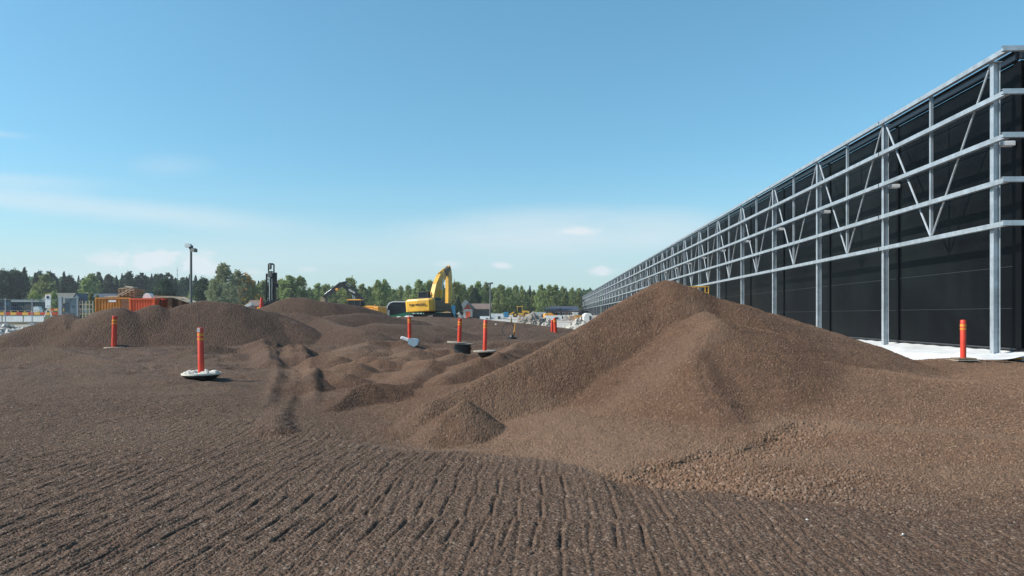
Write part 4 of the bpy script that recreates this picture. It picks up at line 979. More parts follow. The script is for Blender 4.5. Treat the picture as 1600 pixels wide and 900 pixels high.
# blue machine
p_ = P(705, 492, 84); e = empty('blue_loader', (p_.x, 84, 1.3), 'blue machine with an arched lifting arm right of the yellow excavator', 'machine')
b = MB(); b.prism([(-.7, .3), (-.55, .8), (-.1, 1.35), (.35, 1.5), (.35, 1.2), (.05, 1.05), (-.3, .55), (-.4, .3)], -.5, -.3); b.prism([(.15, .1), (.15, 1.55), (.48, 1.55), (.48, .1)], -.55, -.25); b.build('arm', M['blue'], e)
b = MB(); b.box((.0, .3, .35), (1.5, 1.4, .5), bevel=.05); b.box((.0, .3, .8), (.7, .9, .6), bevel=.04); b.build('body', M['dark'], e)
for x in (-.5, .5): b = MB(); b.tube((x, -.45, .1), (x, -.1, .1), .32, n=16); b.build('wheel', M['black_plastic'], e, True)

# wheel loader far off
def wheel_loader(px, py, Y, flip, label, s_=1.0):
    p = P(px, py, Y); e = empty('wheel_loader', p, label, 'wheel loader', rot=(0, 0, R(180 if flip else 0)), scale=s_)
    b = MB(); b.prism([(-3.0, .9), (-3.0, 1.9), (-1.0, 2.0), (-1.0, 1.3), (1.2, 1.3), (1.6, 1.0), (1.6, .7), (-3.0, .7)], -1.1, 1.1); b.build('body', M['yellow'], e)
    b = MB(); 
    for x, y in ((-.9, -.8), (.5, -.8), (-.9, .8), (.5, .8)): b.box((x, y, 2.4), (.12, .12, 1.4))
    b.box((-.2, 0, 3.15), (1.7, 1.9, .16), bevel=.04); c = b.build('cab', M['yellow'], e)
    b = MB(); b.box((-.2, 0, 2.35), (1.3, 1.55, 1.35)); b.build('window', M['glass'], c)
    for x in (-2.0, 1.1):
        for y in (-1.2, 1.2):
            b = MB(); b.tube((x, y - .28, .75), (x, y + .28, .75), .75, n=20); w_ = b.build('wheel', M['black_plastic'], e, True)
            b = MB(); b.tube((x, y - .30, .75), (x, y + .30, .75), .34, n=14); b.build('rim', M['yellow'], w_, True)
    b = MB(); b.prism([(1.2, 1.5), (1.7, 1.7), (3.4, .7), (3.3, .4), (1.6, 1.2)], -.7, -.5); b.prism([(1.2, 1.5), (1.7, 1.7), (3.4, .7), (3.3, .4), (1.6, 1.2)], .5, .7); b.build('lift_arm', M['yellow'], e)
    b = MB(); b.prism([(3.2, .2), (3.1, .9), (3.5, 1.3), (3.45, .5), (4.4, .1), (3.4, .05)], -1.35, 1.35); b.build('bucket', M['dirty_steel'], e)
wheel_loader(811, 496, 135, True, 'yellow wheel loader driving beyond the rubble heap', .60)
p_ = P(791, 496, 130); e = empty('blue_tank', p_, 'blue tank standing left of the yellow wheel loader', 'tank')
b = MB(); b.box((0, 0, .45), (.85, .7, .9), bevel=.08); b.build('tank', M['blue'], e); b = MB(); b.box((0, 0, 1.0), (.5, .4, .2), bevel=.03); b.build('cap', M['dark'], e)

# small grey excavator far right
b3 = [(.3, 1.6), (.8, 1.6), (1.6, 3.0), (3.1, 3.7), (3.0, 4.0), (1.3, 3.5), (.4, 2.5)]
s3 = [(2.9, 4.1), (3.3, 3.9), (3.5, 1.6), (3.2, 1.6), (2.9, 3.4)]
k3 = [(3.1, 1.7), (3.6, 1.6), (3.9, 1.0), (3.5, .6), (2.9, .8)]
p_ = P(861, 498, 120)
ex3 = excavator('excavator', (p_.x, 120, .9), R(6), 0, 'small orange excavator with a dark arm near the long brick house', M['machine_orange'], M['dark'], b3, s3, k3, [((1.2, 1.6), (1.8, 3.1), .3)], sc_=.5)
# yellow platform lift against the wall behind the pile crest
p_ = P(1090, 447, 50); e = empty('platform_lift', (p_.x - .1, 50, .15), 'yellow platform lift standing by the wall behind the big pile peak', 'lift')
b = MB(); b.box((0, 0, 2.62), (1.5, .9, .10), bevel=.02)
for x in (-.7, 0, .7):
    for y in (-.42, .42): b.box((x, y, 3.05), (.05, .05, .8))
for y in (-.42, .42): b.box((0, y, 3.45), (1.5, .05, .05)); b.box((0, y, 3.05), (1.5, .04, .04))
b.box((-.25, -.44, 2.9), (.7, .03, .5)); b.build('platform', M['yellow'], e)
b = MB(); b.box((.55, -.1, 1.9), (.30, .5, 1.5), bevel=.03); b.box((-.35, -.1, 2.35), (.5, .5, .4), bevel=.03); b.build('mast', M['yellow'], e)
b = MB(); b.box((0, 0, .5), (1.9, 1.1, .5), bevel=.05); b.build('chassis', M['yellow'], e)
for x in (-.7, .7): b = MB(); b.tube((x, -.62, .25), (x, -.4, .25), .28, n=14); b.build('wheel', M['black_plastic'], e, True)

# ------------------------------------------------------------------ containers and yard at the left
def container(px0, px1, top, Y, H_, D_, mat_, label, name='container', ribs=10, group='containers behind the left gravel bank', endmat=None):
    a, c = P(px0, top, Y), P(px1, top, Y); L = c.x - a.x; z0 = a.z - H_
    e = empty(name, (a.x, Y, z0), label, 'container', group)
    b = MB(); n = ribs; w_ = L / n
    ring = []
    for i in range(n):
        x = i * w_
        ring += [(x, 0), (x + w_ * .45, 0), (x + w_ * .55, .06), (x + w_ * .95, .06)]
    ring += [(L, 0)]
    poly = ring + [(L, D_), (0, D_)]
    b.loft([[(x, y, .08) for x, y in poly], [(x, y, H_ - .08) for x, y in poly]]); b.build('shell', mat_, e)
    b = MB()
    for z in (.05, H_ - .05): b.box((L / 2, -.01, z), (L + .06, .10, .12)); b.box((L / 2, D_, z), (L + .06, .10, .12))
    for x in (0, L):
        b.box((x, -.02, H_ / 2), (.10, .10, H_ - .1)); 
    b.build('frame', mat_, e)
    return e, L
e, L = container(150, 203, 465, 62, 1.9, 2.3, M['ochre'], 'ochre yellow corrugated container, leftmost of the row', ribs=12)
b = MB(); b.box((1.35, -.06, 1.62), (.6, .02, .16)); b.build('sign_plate', M['white'], e)
b = MB(); b.box((2.38, -.04, .95), (.62, .05, 1.7)); b.build('rusty_panel', M['rust'], e)
e, L = container(204, 241, 466, 60.5, 1.8, 2.3, M['red_cont'], 'bright orange-red corrugated container in the middle of the row', ribs=9)
p_ = P(241, 467, 61); e = empty('open_shed', (p_.x, 61.5, p_.z - 1.9), 'rusty brown open shelter with a boarded roof right of the orange-red container', 'shelter')
b = MB()
for x in (.1, 1.1, 1.9): b.box((x, .0, .95), (.28, .3, 1.9))
b.build('post', M['rust'], e)
b = MB(); b.box((1.0, 1.6, .95), (2.0, .1, 1.9)); b.box((2.0, .9, .9), (.08, 1.6, 1.8)); b.build('back_wall', M['rust'], e)
b = MB(); b.prism([(-.2, 2.0), (1.4, 2.02), (2.6, 1.6), (2.6, 1.66), (1.42, 2.1), (-.2, 2.08)], -.3, 1.8); b.build('roof', M['pale_wood'], e)
b = MB(); b.box((1.0, -.2, 2.14), (2.6, .12, .06), Matrix.Rotation(R(2), 4, 'Y')); b.box((1.4, .1, 2.12), (2.4, .15, .05), Matrix.Rotation(R(6), 4, 'Y')); b.build('plank', M['wood'], e)
e, L = container(276, 293, 473, 64, 1.5, 2, M['navy'], 'small navy blue container at the right end of the row', ribs=5)
p_ = P(196, 464, 62); e = empty('timber_stack', (p_.x, 63, p_.z + .02), 'untidy stack of used timber lying on the ochre container', 'timber stack')
rr = random.Random(3); 
b = MB()
for k in range(7):
    for j in range(5):
        z = .05 + k * .095; y = -.8 + j * .4
        if k % 2: b.box((0 + rr.uniform(-.06, .06), y, z), (1.3, .12, .075), Matrix.Rotation(rr.uniform(-.03, .03), 4, 'Y'))
        else: b.box((-.6 + j * .3, 0, z), (.12, 1.8, .08))
b.build('planks', M['wood'], e)
b = MB(); b.bar((-.7, -1.0, .05), (.6, -1.0, .75), .10, .05); b.bar((-.3, -1.05, .1), (.7, -1.05, .6), .08, .04); b.box((-.1, -.3, .74), (1.2, .5, .07), Matrix.Rotation(R(-5), 4, 'Y')); b.box((-.25, .2, .80), (.8, .6, .06), Matrix.Rotation(R(8), 4, 'Y')); b.build('loose_boards', M['pale_wood'], e)
p_ = P(171, 464, 62); b = MB(); b.box((0, 0, .0), (1.25, 1.2, .05)); b.box((.05, .1, .05), (1.1, .9, .05)); o = b.build('sheet_stack', M['pale_wood'], loc=(p_.x, 63, p_.z + .03)); tag(o, 'flat pale sheets laid on the left half of the ochre container', 'boards')
p_ = P(227, 466, 61); b = MB(); b.prism([(-.38, 0), (-.3, .25), (-.12, .42), (.12, .42), (.3, .22), (.36, 0)], -.3, .3); o = b.build('white_sack', M['white'], loc=(p_.x, 61.6, p_.z)); tag(o, 'white bulk sack sitting on the orange-red container', 'sack')

# lamp mast
def flood_mast(px, top, bot, Y, label, w_px, heads, name='lamp_mast'):
    t_, b0 = P(px, top, Y), P(px, bot, Y); zb = b0.z - 1.5; Hh = t_.z - zb; r = w_px / 2 / F * Y
    e = empty(name, (t_.x, Y, zb), label, 'lamp mast')
    b = MB(); b.tube((0, 0, 0), (0, 0, Hh), r * 1.15, r * .85, 12); b.build('pole', M['pole'], e, True)
    for dx, dz, mt, rz in heads:
        b = MB(); b.prism([(-.22, .0), (-.26, .22), (-.12, .32), (.16, .28), (.2, .05)], -.18, .18, Matrix.Translation((dx, -.05, Hh + dz)) @ Matrix.Rotation(R(rz), 4, 'Z')); b.build('floodlight', mt, e)
    b = MB(); b.box((0, 0, Hh - .02), (.28, .22, .3), bevel=.03); b.bar((-.2, 0, Hh), (.2, 0, Hh - .2), .05, .05); b.build('head_box', M['dark'], e)
flood_mast(298.5, 386, 478, 60, 'tall grey lamp mast with two floodlights rising behind the left gravel bank', 4.0, ((-.16, -.04, M['white'], 0), (.2, -.42, M['pole'], 160)))
flood_mast(766, 443, 500, 128, 'slim far lamp mast standing right of the red-gabled house', 2.2, ((-.25, -.2, M['pole'], 0), (.25, -.1, M['pole'], 180)))
p_ = P(277, 417, 400); b = MB(); b.tube((0, 0, 0), (0, 0, 26), .25, .1, 5)
for k in range(6): b.box((0, 0, 14 + k * 2), (.9, .2, .2))
o = b.build('antenna_mast', M['fence'], loc=(p_.x, 400, p_.z - 26)); tag(o, 'thin antenna mast rising above the dark trees left of the lamp mast', 'antenna')

# fence, barrier, sign at far left
bz = site_z(-36, 60)
fx0, fx1 = P(-30, 0, 58).x, P(92, 0, 58).x
e = empty('safety_barrier', (fx0, 58, P(0, 505, 58).z), 'low white site barrier with a red and yellow striped top board', 'barrier')
b = MB(); L = fx1 - fx0; n = int(L / .45)
for i in range(n):
    b.cm = i % 2; b.box((.22 + i * .45, 0, .72), (.44, .06, .20))
b.build('striped_board', [M['red_band'], M['yellow_band']], e)
b = MB(); n = int(L / 1.6)
for i in range(n): b.box((.8 + i * 1.6, .02, .34), (1.50, .05, .46))
b.build('white_panel', M['white'], e)
b = MB(); b.box((L / 2, .02, .02), (L, .12, .07)); b.build('foot_rail', M['rust'], e)
b = MB(); n = int(L / .52)
for i in range(n): b.box((.2 + i * .52, .0, .86), (.10, .08, .08), bevel=.01)
b.build('reflector', M['yellow_band'], e)
e = empty('mesh_fence', (fx0, 55, P(0, 506, 55).z), 'grey wire mesh site fence in front of the striped barrier', 'fence')
wid = P(92, 0, 55).x - fx0; npan = 4
for k in range(npan):
    b = MB(); x0 = k * wid / npan; x1 = (k + 1) * wid / npan
    for z in (.1, .95, 1.75): b.box(((x0 + x1) / 2, 0, z), (x1 - x0 - .1, .02, .02))
    for i in range(13): b.box((x0 + .1 + i * (x1 - x0 - .2) / 12, 0, .92), (.005, .005, 1.7))
    b.build('mesh_panel', M['fence'], e)
    b = MB(); b.box((x1, 0, .9), (.05, .05, 1.9)); b.box((x1, 0, -.02), (.5, .3, .12)); b.build('post', M['fence'], e)
p_ = P(75, 495, 57); e = empty('site_sign', p_, 'white upright site sign with a dark round emblem on splayed legs', 'sign')
b = MB(); b.box((0, 0, 1.15), (.40, .04, 1.0)); b.build('board', M['white'], e)
b = MB(); b.lathe([(.11, 0), (.11, .012)], 20, Matrix.Translation((0, -.025, 1.45)) @ Matrix.Rotation(R(90), 4, 'X')); b.box((0, -.028, .80), (.24, .012, .02)); b.build('emblem', M['navy'], e)
b = MB(); b.box((0, .0, 1.68), (.42, .05, .05)); b.build('top_strip', M['yellow_band'], e)
b = MB(); b.bar((0, .03, .75), (-.28, .03, 0), .05, .05); b.bar((0, .03, .75), (.28, .03, 0), .05, .05); b.box((0, .03, .9), (.05, .04, .6)); b.build('leg', M['white'], e)
# striped barrier piece right of the sign
p_ = P(85, 499, 57.5); e = empty('barrier_board', (p_.x, 57.5, p_.z), 'short striped barrier board right of the white sign', 'barrier')
b = MB()
for i in range(5): b.cm = i % 2; b.box((-.35 + i * .24, 0, .72), (.23, .05, .2))
b.build('striped_board', [M['yellow_band'], M['red_band']], e)
b = MB()
for x in (-.3, .6): b.box((x, .04, .4), (.06, .06, .8))
b.build('leg', M['fence'], e)
# gate frame with stacked panels
p_ = P(92, 496, 54); e = empty('site_gate', (p_.x, 54, p_.z), 'grey steel gate portal with folded mesh panels beside the containers', 'gate')
Lg = P(122, 0, 54).x - p_.x
b = MB(); b.box((.15, 0, .72), (.20, .2, 1.45)); b.box((Lg / 2, 0, 1.38), (Lg, .10, .05)); b.box((Lg - .04, 0, .7), (.07, .1, 1.4)); b.build('portal', M['fence'], e)
b = MB()
for k in range(3):
    for i in range(8): b.box((.45 + i * .12, .1 * k, .7), (.03, .03, 1.35))
    for z in (.1, .45, .8, 1.15): b.box((.87, .1 * k, z), (.9, .03, .04))
b.build('folded_panels', bsdf_mat('blue_grey_steel', (.15, .20, .24), .5, .3), e)
e = empty('scaffold_rack', (P(128, 0, 56).x, 56, P(0, 498, 56).z), 'open rack of pale posts standing just left of the ochre container', 'rack')
b = MB()
for i in range(5): b.box((-.2 + i * .25, 0, .65), (.05, .05, 1.3))
for z in (.35, .7, 1.05): b.box((.3, 0, z), (1.1, .04, .04))
b.build('frame', M['pale_wood'], e); b = MB(); b.box((-.28, .1, .75), (.12, .2, 1.5)); b.box((-.05, .12, .75), (.10, .2, 1.5)); b.build('upright', M['wall_dark'], e)
# parked vehicles at left edge
def car(px, py, Y, label, matb, s_=1.0, flip=False, name='parked_car'):
    p = P(px, py, Y); e = empty(name, p, label, 'car', rot=(0, 0, R(180 if flip else 0)), scale=s_)
    b = MB(); b.prism([(-2.1, .35), (-2.15, .8), (-1.4, .95), (1.2, .95), (2.0, .8), (2.15, .4)], -.85, .85); b.build('body', matb, e)
    b = MB(); b.prism([(-1.35, .95), (-.7, 1.42), (.8, 1.42), (1.5, .95)], -.75, .75); b.build('window', M['glass'], e)
    b = MB(); b.box((.05, 0, 1.44), (1.5, 1.35, .05), bevel=.02); b.build('roof', matb, e)
    for x in (-1.35, 1.35): 
        for y in (-.8, .8):
            b = MB(); b.tube((x, y - .1, .33), (x, y + .1, .33), .33, n=16); b.build('wheel', M['black_plastic'], e, True)
    return e
car(-2, 491, 88, 'dark blue car cut off by the left edge behind the striped barrier', M['navy'], 1.0)
car(912, 496, 150, 'dark car parked at the far end of the warehouse', M['dark'], .85)
p_ = P(45, 492, 90); e = empty('site_cabin', (p_.x, 90, p_.z), 'dark green site cabin with a flat roof behind the striped barrier', 'cabin')
b = MB(); b.box((0, 0, .75), (3.6, 2.2, 1.45)); b.build('body', bsdf_mat('dark_green_panel', (.035, .055, .055), .6), e)
b = MB(); b.prism([(-1.4, 1.5), (-1.2, 1.72), (1.9, 1.65), (1.95, 1.5)], -1.2, 1.2); b.build('roof', M['wall_grey'], e)
b = MB(); b.box((-1.0, -1.115, .9), (.9, .03, .6)); b.build('window', M['glass'], e)
b = MB(); b.box((.7, -1.12, .8), (.8, .03, 1.1)); b.build('door', M['wall_dark'], e)
p_ = P(59, 489, 89); b = MB(); b.prism([(-.35, -.2), (-.35, .7), (.2, .75), (.4, .4), (.4, -.2)], -.3, .3); o = b.build('white_tank', M['white'], loc=p_); tag(o, 'small white tank standing right of the dark green cabin', 'tank')

# ------------------------------------------------------------------ houses
def house(px0, px1, eave, ridge, base, Y, label, wallm, roofm, gable=None, D_=8.0, gablem=None, windows=3, name='house', hip=False, ov=.3):
    a, c = P(px0, eave, Y), P(px1, eave, Y); L = c.x - a.x; zb = P(0, base, Y).z - .3; ze = a.z - zb; zr = P(0, ridge, Y).z - zb
    e = empty(name, (a.x, Y, zb), label, 'house')
    if gable == 'front':
        b = MB(); b.prism([(0, 0), (L, 0), (L, ze), (L / 2, zr), (0, ze)], 0, D_); b.build('wall', wallm, e)
        b = MB(); t = .12
        b.prism([(-ov, ze - ov * (zr - ze) / (L / 2)), (L / 2, zr + .02), (L / 2, zr + .02 + t), (-ov, ze - ov * (zr - ze) / (L / 2) + t)], -ov, D_ + ov)
        b.prism([(L + ov, ze - ov * (zr - ze) / (L / 2)), (L / 2 + .002, zr + .02), (L / 2 + .002, zr + .02 + t), (L + ov, ze - ov * (zr - ze) / (L / 2) + t)], -ov, D_ + ov)
        b.build('roof', roofm, e)
        if gablem: b = MB(); b.prism([(.1, ze + .1), (L - .1, ze + .1), (L / 2, zr - .1)], -.05, -.01); b.build('gable', gablem, e)
    else:
        b = MB(); b.loft([[(0, 0, 0), (0, D_, 0), (0, D_, ze), (0, D_ / 2, zr), (0, 0, ze)], [(L, 0, 0), (L, D_, 0), (L, D_, ze), (L, D_ / 2, zr), (L, 0, ze)]]); b.build('wall', wallm, e)
        b = MB(); t = .12; k = (zr - ze) / (D_ / 2)
        for sgn in (0, 1):
            y0, y1 = (-ov, D_ / 2) if not sgn else (D_ + ov, D_ / 2 + .002)
            b.loft([[(-ov, y0, ze - ov * k + .02), (-ov, y1, zr + .02), (-ov, y1, zr + t + .02), (-ov, y0, ze - ov * k + t + .02)], [(L + ov, y0, ze - ov * k + .02), (L + ov, y1, zr + .02), (L + ov, y1, zr + t + .02), (L + ov, y0, ze - ov * k + t + .02)]])
        b.build('roof', roofm, e)
    for i in range(windows):
        x = L * (i + .5) / windows; b = MB(); b.box((x, -.03, ze * .6), (min(1.0, L / windows * .45), .06, min(1.1, ze * .4))); w_ = b.build('window_frame', M['white'], e)
        b = MB(); b.box((x, -.07, ze * .6), (min(.8, L / windows * .36), .03, min(.9, ze * .33))); b.build('pane', M['glass'], w_)
    return e, L, ze, zr
house(58, 100, 474, 458, 484, 150, 'house with a grey-green roof half hidden by bushes at the left', M['wall_dark'], M['roof_grey'], None, 9, windows=3)
e, L, ze, zr = house(110, 130, 473, 459, 486, 148, 'white-gabled end of the dark-roofed house left of the containers', M['white'], M['roof_dark'], 'front', 12, windows=2)
house(128, 166, 472, 459, 486, 150, 'long blue-black roofed house wing left of the containers', M['white'], M['roof_dark'], None, 8, windows=4)
e, L, ze, zr = house(724, 738, 484, 474, 499, 140, 'small house with a red gable and an orange-red door', M['wall_grey'], M['roof_brown'], 'front', 10, M['wall_red'], 0)
b = MB(); b.box((.85, -.08, 1.0), (.85, .1, 1.5)); b.build('door', M['red_cont'], e)
house(738, 765, 483, 475, 499, 141, 'dark walled wing with a long brown roof behind the far lamp mast', M['wall_dark'], M['roof_brown'], None, 7, windows=0)
house(719, 735, 478, 470, 490, 165, 'grey roofed outbuilding behind the red-gabled house', M['wall_grey'], M['wall_grey'], 'front', 6, None, 0)
house(850, 903, 486, 479, 494, 190, 'long low brick house with a black roof near the end of the warehouse', M['wall_brick'], M['roof_dark'], None, 9, windows=6)
house(1 + 385, 402, 478, 470, 486, 140, 'small red shed glimpsed between the trees behind the gravel bank', M['wall_red'], M['roof_brown'], None, 5, windows=1)

# white stores, tents and heaps near the end of the warehouse
def heap(px0, px1, top, base, Y, mat_, label, seed, cat='rubble heap', name='rubble_heap', chunks=60, cs=.5, smoothh=False):
    a, c = P(px0, base, Y), P(px1, base, Y); L = c.x - a.x; Hh = P(0, top, Y).z - a.z
    e = empty(name, (a.x + L / 2, Y, a.z), label, cat)
    n = 40; rr = np.random.default_rng(seed); v = []; f = []
    for j in range(n):
        for i in range(n):
            x = (i / (n - 1) - .5) * 2.3; y = (j / (n - 1) - .5) * 2.3; d = math.hypot(x, y)
            z = Hh * max(-.15, (1 - d)) * (1 + (0 if smoothh else .35) * float(vnoise(np.array([x * 3 + seed]), np.array([y * 3.0]), seed)[0])) + .03 * Hh * rr.uniform(-1, 1)
            v.append((x * L / 2, y * L / 3, z))
    for j in range(n - 1):
        for i in range(n - 1): k = j * n + i; f.append((k, k + 1, k + n + 1, k + n))
    b = MB(); b.v = v; b.f = f; b.mi = [0] * len(f); b.build('heap', mat_, e)
    if chunks:
        b = MB(); r2 = random.Random(seed)
        for i in range(chunks):
            x = r2.uniform(-.95, .95); y = r2.uniform(-.9, .6); d = math.hypot(x, y)
            if d > 1: continue
            s_ = cs * r2.uniform(.3, 1.1); z = Hh * (1 - d) + s_ * .1
            T = Matrix.Translation((x * L / 2, y * L / 3, z)) @ Matrix.Rotation(r2.uniform(0, 3), 4, Vector((r2.random(), r2.random(), r2.random() + .1)).normalized())
            b.loft([[(-s_ * .5, -s_ * .4, -s_ * .3), (s_ * .4, -s_ * .5, -s_ * .25), (s_ * .5, s_ * .4, -s_ * .3), (-s_ * .4, s_ * .5, -s_ * .25)],
                    [(-s_ * .35, -s_ * .25, s_ * .3), (s_ * .4, -s_ * .2, s_ * .2), (s_ * .3, s_ * .3, s_ * .3), (-s_ * .3, s_ * .3, s_ * .15)]], T)
        o = b.build('broken_pieces', mat_, e); o['kind'] = 'stuff'
    return e
heap(800, 866, 491.5, 513, 88, M['rubble'], 'heap of broken brown rock beyond the hose loop', 3, chunks=170, cs=.7)
heap(845, 868, 497, 516, 80, bsdf_mat('pale_rock', (.42, .39, .35), .9, 0, .25, 2, .3), 'pale pile of broken concrete at the right foot of the rock heap', 9, chunks=80, cs=.4)
heap(873, 893, 492.5, 500, 125, M['grey_gravel'], 'smooth grey gravel cone left of the stacked orange parts', 5, 'gravel pile', 'gravel_cone', 0, smoothh=True)
heap(709, 725, 487, 496, 118, M['grey_gravel'], 'grey gravel cone right of the blue machine', 6, 'gravel pile', 'gravel_cone', 0, smoothh=True)
heap(880, 930, 497, 514, 75, bsdf_mat('pale_sand', (.46, .43, .38), .9, 0, .2, 2, .3), 'low spread of pale sand beside the far marker post', 12, 'sand pile', 'sand_pile', 60, .35)
heap(-40, 70, 509, 527, 46, bsdf_mat('pale_concrete_rubble', (.42, .40, .37), .9, 0, .3, 2, .3), 'low spread of pale broken concrete at the left edge behind the gravel', 14, chunks=200, cs=.35)
def tent(px0, px1, top, base, Y, label, name, mat_, D_=4, rnd=True):
    a, c = P(px0, base, Y), P(px1, base, Y); L = c.x - a.x; Hh = P(0, top, Y).z - a.z
    e = empty(name, (a.x + L / 2, Y, a.z), label, 'store')
    b = MB(); poly = [(-L / 2, -.3)] + ([(L / 2 * math.cos(R(180 - i * 18)), Hh * math.sin(R(i * 18)) ** .7) for i in range(1, 10)] if rnd else [(-L / 2, Hh), (L / 2, Hh)]) + [(L / 2, -.3)]
    b.prism(poly, 0, D_); b.build('cover', mat_, e, rnd)
    b = MB(); b.box((L * .18, -.03, Hh * .3), (L * .2, .06, Hh * .55)); b.build('opening', M['wall_dark'], e)
tent(912, 927, 489, 500, 110, 'white rounded cover standing against the warehouse behind the big pile', 'white_shelter', M['white'])
tent(836, 853, 487.5, 496, 150, 'pale grey low store left of the long brick house', 'grey_store', M['wall_grey'], rnd=False)
tent(822, 836, 490, 497, 152, 'white low store between the loader and the grey store', 'white_store', M['white'], rnd=False)
tent(767, 786, 490, 500, 134, 'white container wall right of the far lamp mast', 'white_cabin', M['white'], rnd=False)
tent(750, 766, 494, 501, 132, 'white covered stack in front of the dark walled wing', 'covered_stack', M['white_plastic'], rnd=False, D_=2)
tent(852, 878, 493, 499, 118, 'white sheeted stack behind the rock heap', 'sheeted_stack', M['white_plastic'], rnd=False, D_=2)
rr = random.Random(17)
for k, (px, py, Y, w_, m_, lb) in enumerate(((903, 500, 100, 1.2, 'machine_orange', 'stack of orange formwork frames at the foot of the warehouse'), (893, 501, 98, .7, 'wood', 'small brown timber stack left of the orange formwork'),
        (815, 500, 96, .8, 'wood', 'brown plank bundle lying left of the rock heap'), (899, 494, 120, .9, 'white', 'white pallet of bricks behind the orange formwork'))):
    p_ = P(px, py, Y); e = empty('material_stack', p_, lb, 'stack'); b = MB()
    for q_ in range(4): b.box((rr.uniform(-.05, .05), 0, .08 + q_ * .16), (w_ * rr.uniform(.8, 1), .8, .12))
    b.build('boards', M[m_], e)
for k, (px, py, lb) in enumerate(((743, 502, 'tiny orange cone at the pale road before the small house'), (799, 501, 'tiny orange cone left of the rock heap'), (734, 499, 'dark tyre-like drum under the orange-red door'))):
    p_ = P(px, py, 78); b = MB(); b.lathe([(.16, 0), (.16, .04), (.10, .05), (.03, .55)] if k < 2 else [(.25, 0), (.28, .1), (.28, .3), (.2, .35)], 12)
    o = b.build('traffic_cone' if k < 2 else 'drum', M['machine_orange'] if k < 2 else M['dark'], None, True, loc=(p_.x, 78, p_.z - (.2 if k < 2 else .1))); tag(o, lb, 'cone' if k < 2 else 'drum')

# ------------------------------------------------------------------ trees
def leaf_cloud(rs, pts, size, flat=0.5):
    n = len(pts); c = np.asarray(pts)
    a = rs.normal(size=(n, 3)); a /= np.linalg.norm(a, axis=1)[:, None]
    b = rs.normal(size=(n, 3)); b -= (b * a).sum(1)[:, None] * a; b /= np.linalg.norm(b, axis=1)[:, None]
    s = size * rs.uniform(.55, 1.25, (n, 1))
    v = np.stack([c + a * s, c - a * s * .6 + b * s * .8, c - a * s * .6 - b * s * .8], 1).reshape(-1, 3)
    return v, np.arange(n * 3).reshape(-1, 3)
def tri_obj(name, v, f, mat_, parent=None):
    me = bpy.data.meshes.new(name); me.from_pydata(v.tolist(), [], f.tolist()); me.materials.append(mat_)
    o = bpy.data.objects.new(name, me); COL.objects.link(o)
    if parent is not None: o.parent = parent
    return o
def conifer_pts(rs, H_, W_, n, base=.12, layers=None, ragged=.35):
    z = base * H_ + (H_ - base * H_) * (1 - np.sqrt(rs.uniform(0, 1, n)))
    t = 1 - (z - base * H_) / (H_ * (1 - base)); ang = rs.uniform(0, 2 * math.pi, n)
    lay = .5 + .5 * np.abs(np.sin(z * 2.3 + np.sin(ang * 3) * .8)); r = W_ / 2 * t ** .85 * (1 - ragged + ragged * lay) * (1 + .25 * np.sin(ang * 5 + z)) * rs.uniform(.35, 1, n) ** .5
    return np.stack([r * np.cos(ang), r * np.sin(ang), z - .25 * r], 1)
def pine_pts(rs, H_, W_, n):
    p = []
    for k in range(9):
        zc = H_ * rs.uniform(.45, .95); rr_ = W_ * rs.uniform(.18, .34); a = rs.uniform(0, 6.28); d = W_ * .26 * rs.uniform(0, 1) * (1.25 - zc / H_)
        m_ = n // 9; q = rs.normal(size=(m_, 3)); q /= np.linalg.norm(q, axis=1)[:, None]; q *= rs.uniform(.5, 1, (m_, 1)) ** .5
        p.append(q * [rr_, rr_, rr_ * .55] + [d * math.cos(a), d * math.sin(a), zc])
    return np.concatenate(p)
def broad_pts(rs, H_, W_, n, base=.2, lobes=16, airy=.0):
    """leaf clumps filling an uneven egg-shaped crown"""
    nl_ = lobes * 10; m_ = n // nl_; p = []; ph = rs.uniform(0, 6.28, 4)
    for k in range(nl_):
        t = rs.uniform(0, 1) ** .85; z = H_ * (base + (1.02 - base) * t)
        env = (math.sin(math.pi * min(1, .14 + .86 * t) ** .8)) ** .75 * (1 + .22 * math.sin(3 * t * 6 + ph[0]))
        a = rs.uniform(0, 6.28); d = W_ * .46 * env * math.sqrt(rs.uniform(.03, 1)) * (1 + .2 * math.sin(2 * a + ph[1]) + .15 * math.sin(5 * a + ph[2]))
        r_ = W_ * rs.uniform(.035, .085) * (1 - airy * .2); q = rs.normal(size=(m_, 3)) * .62
        p.append(q * [r_, r_, r_ * rs.uniform(1.0, 1.9)] + [d * math.cos(a), d * math.sin(a), min(z, H_ - r_)])
    return np.concatenate(p)
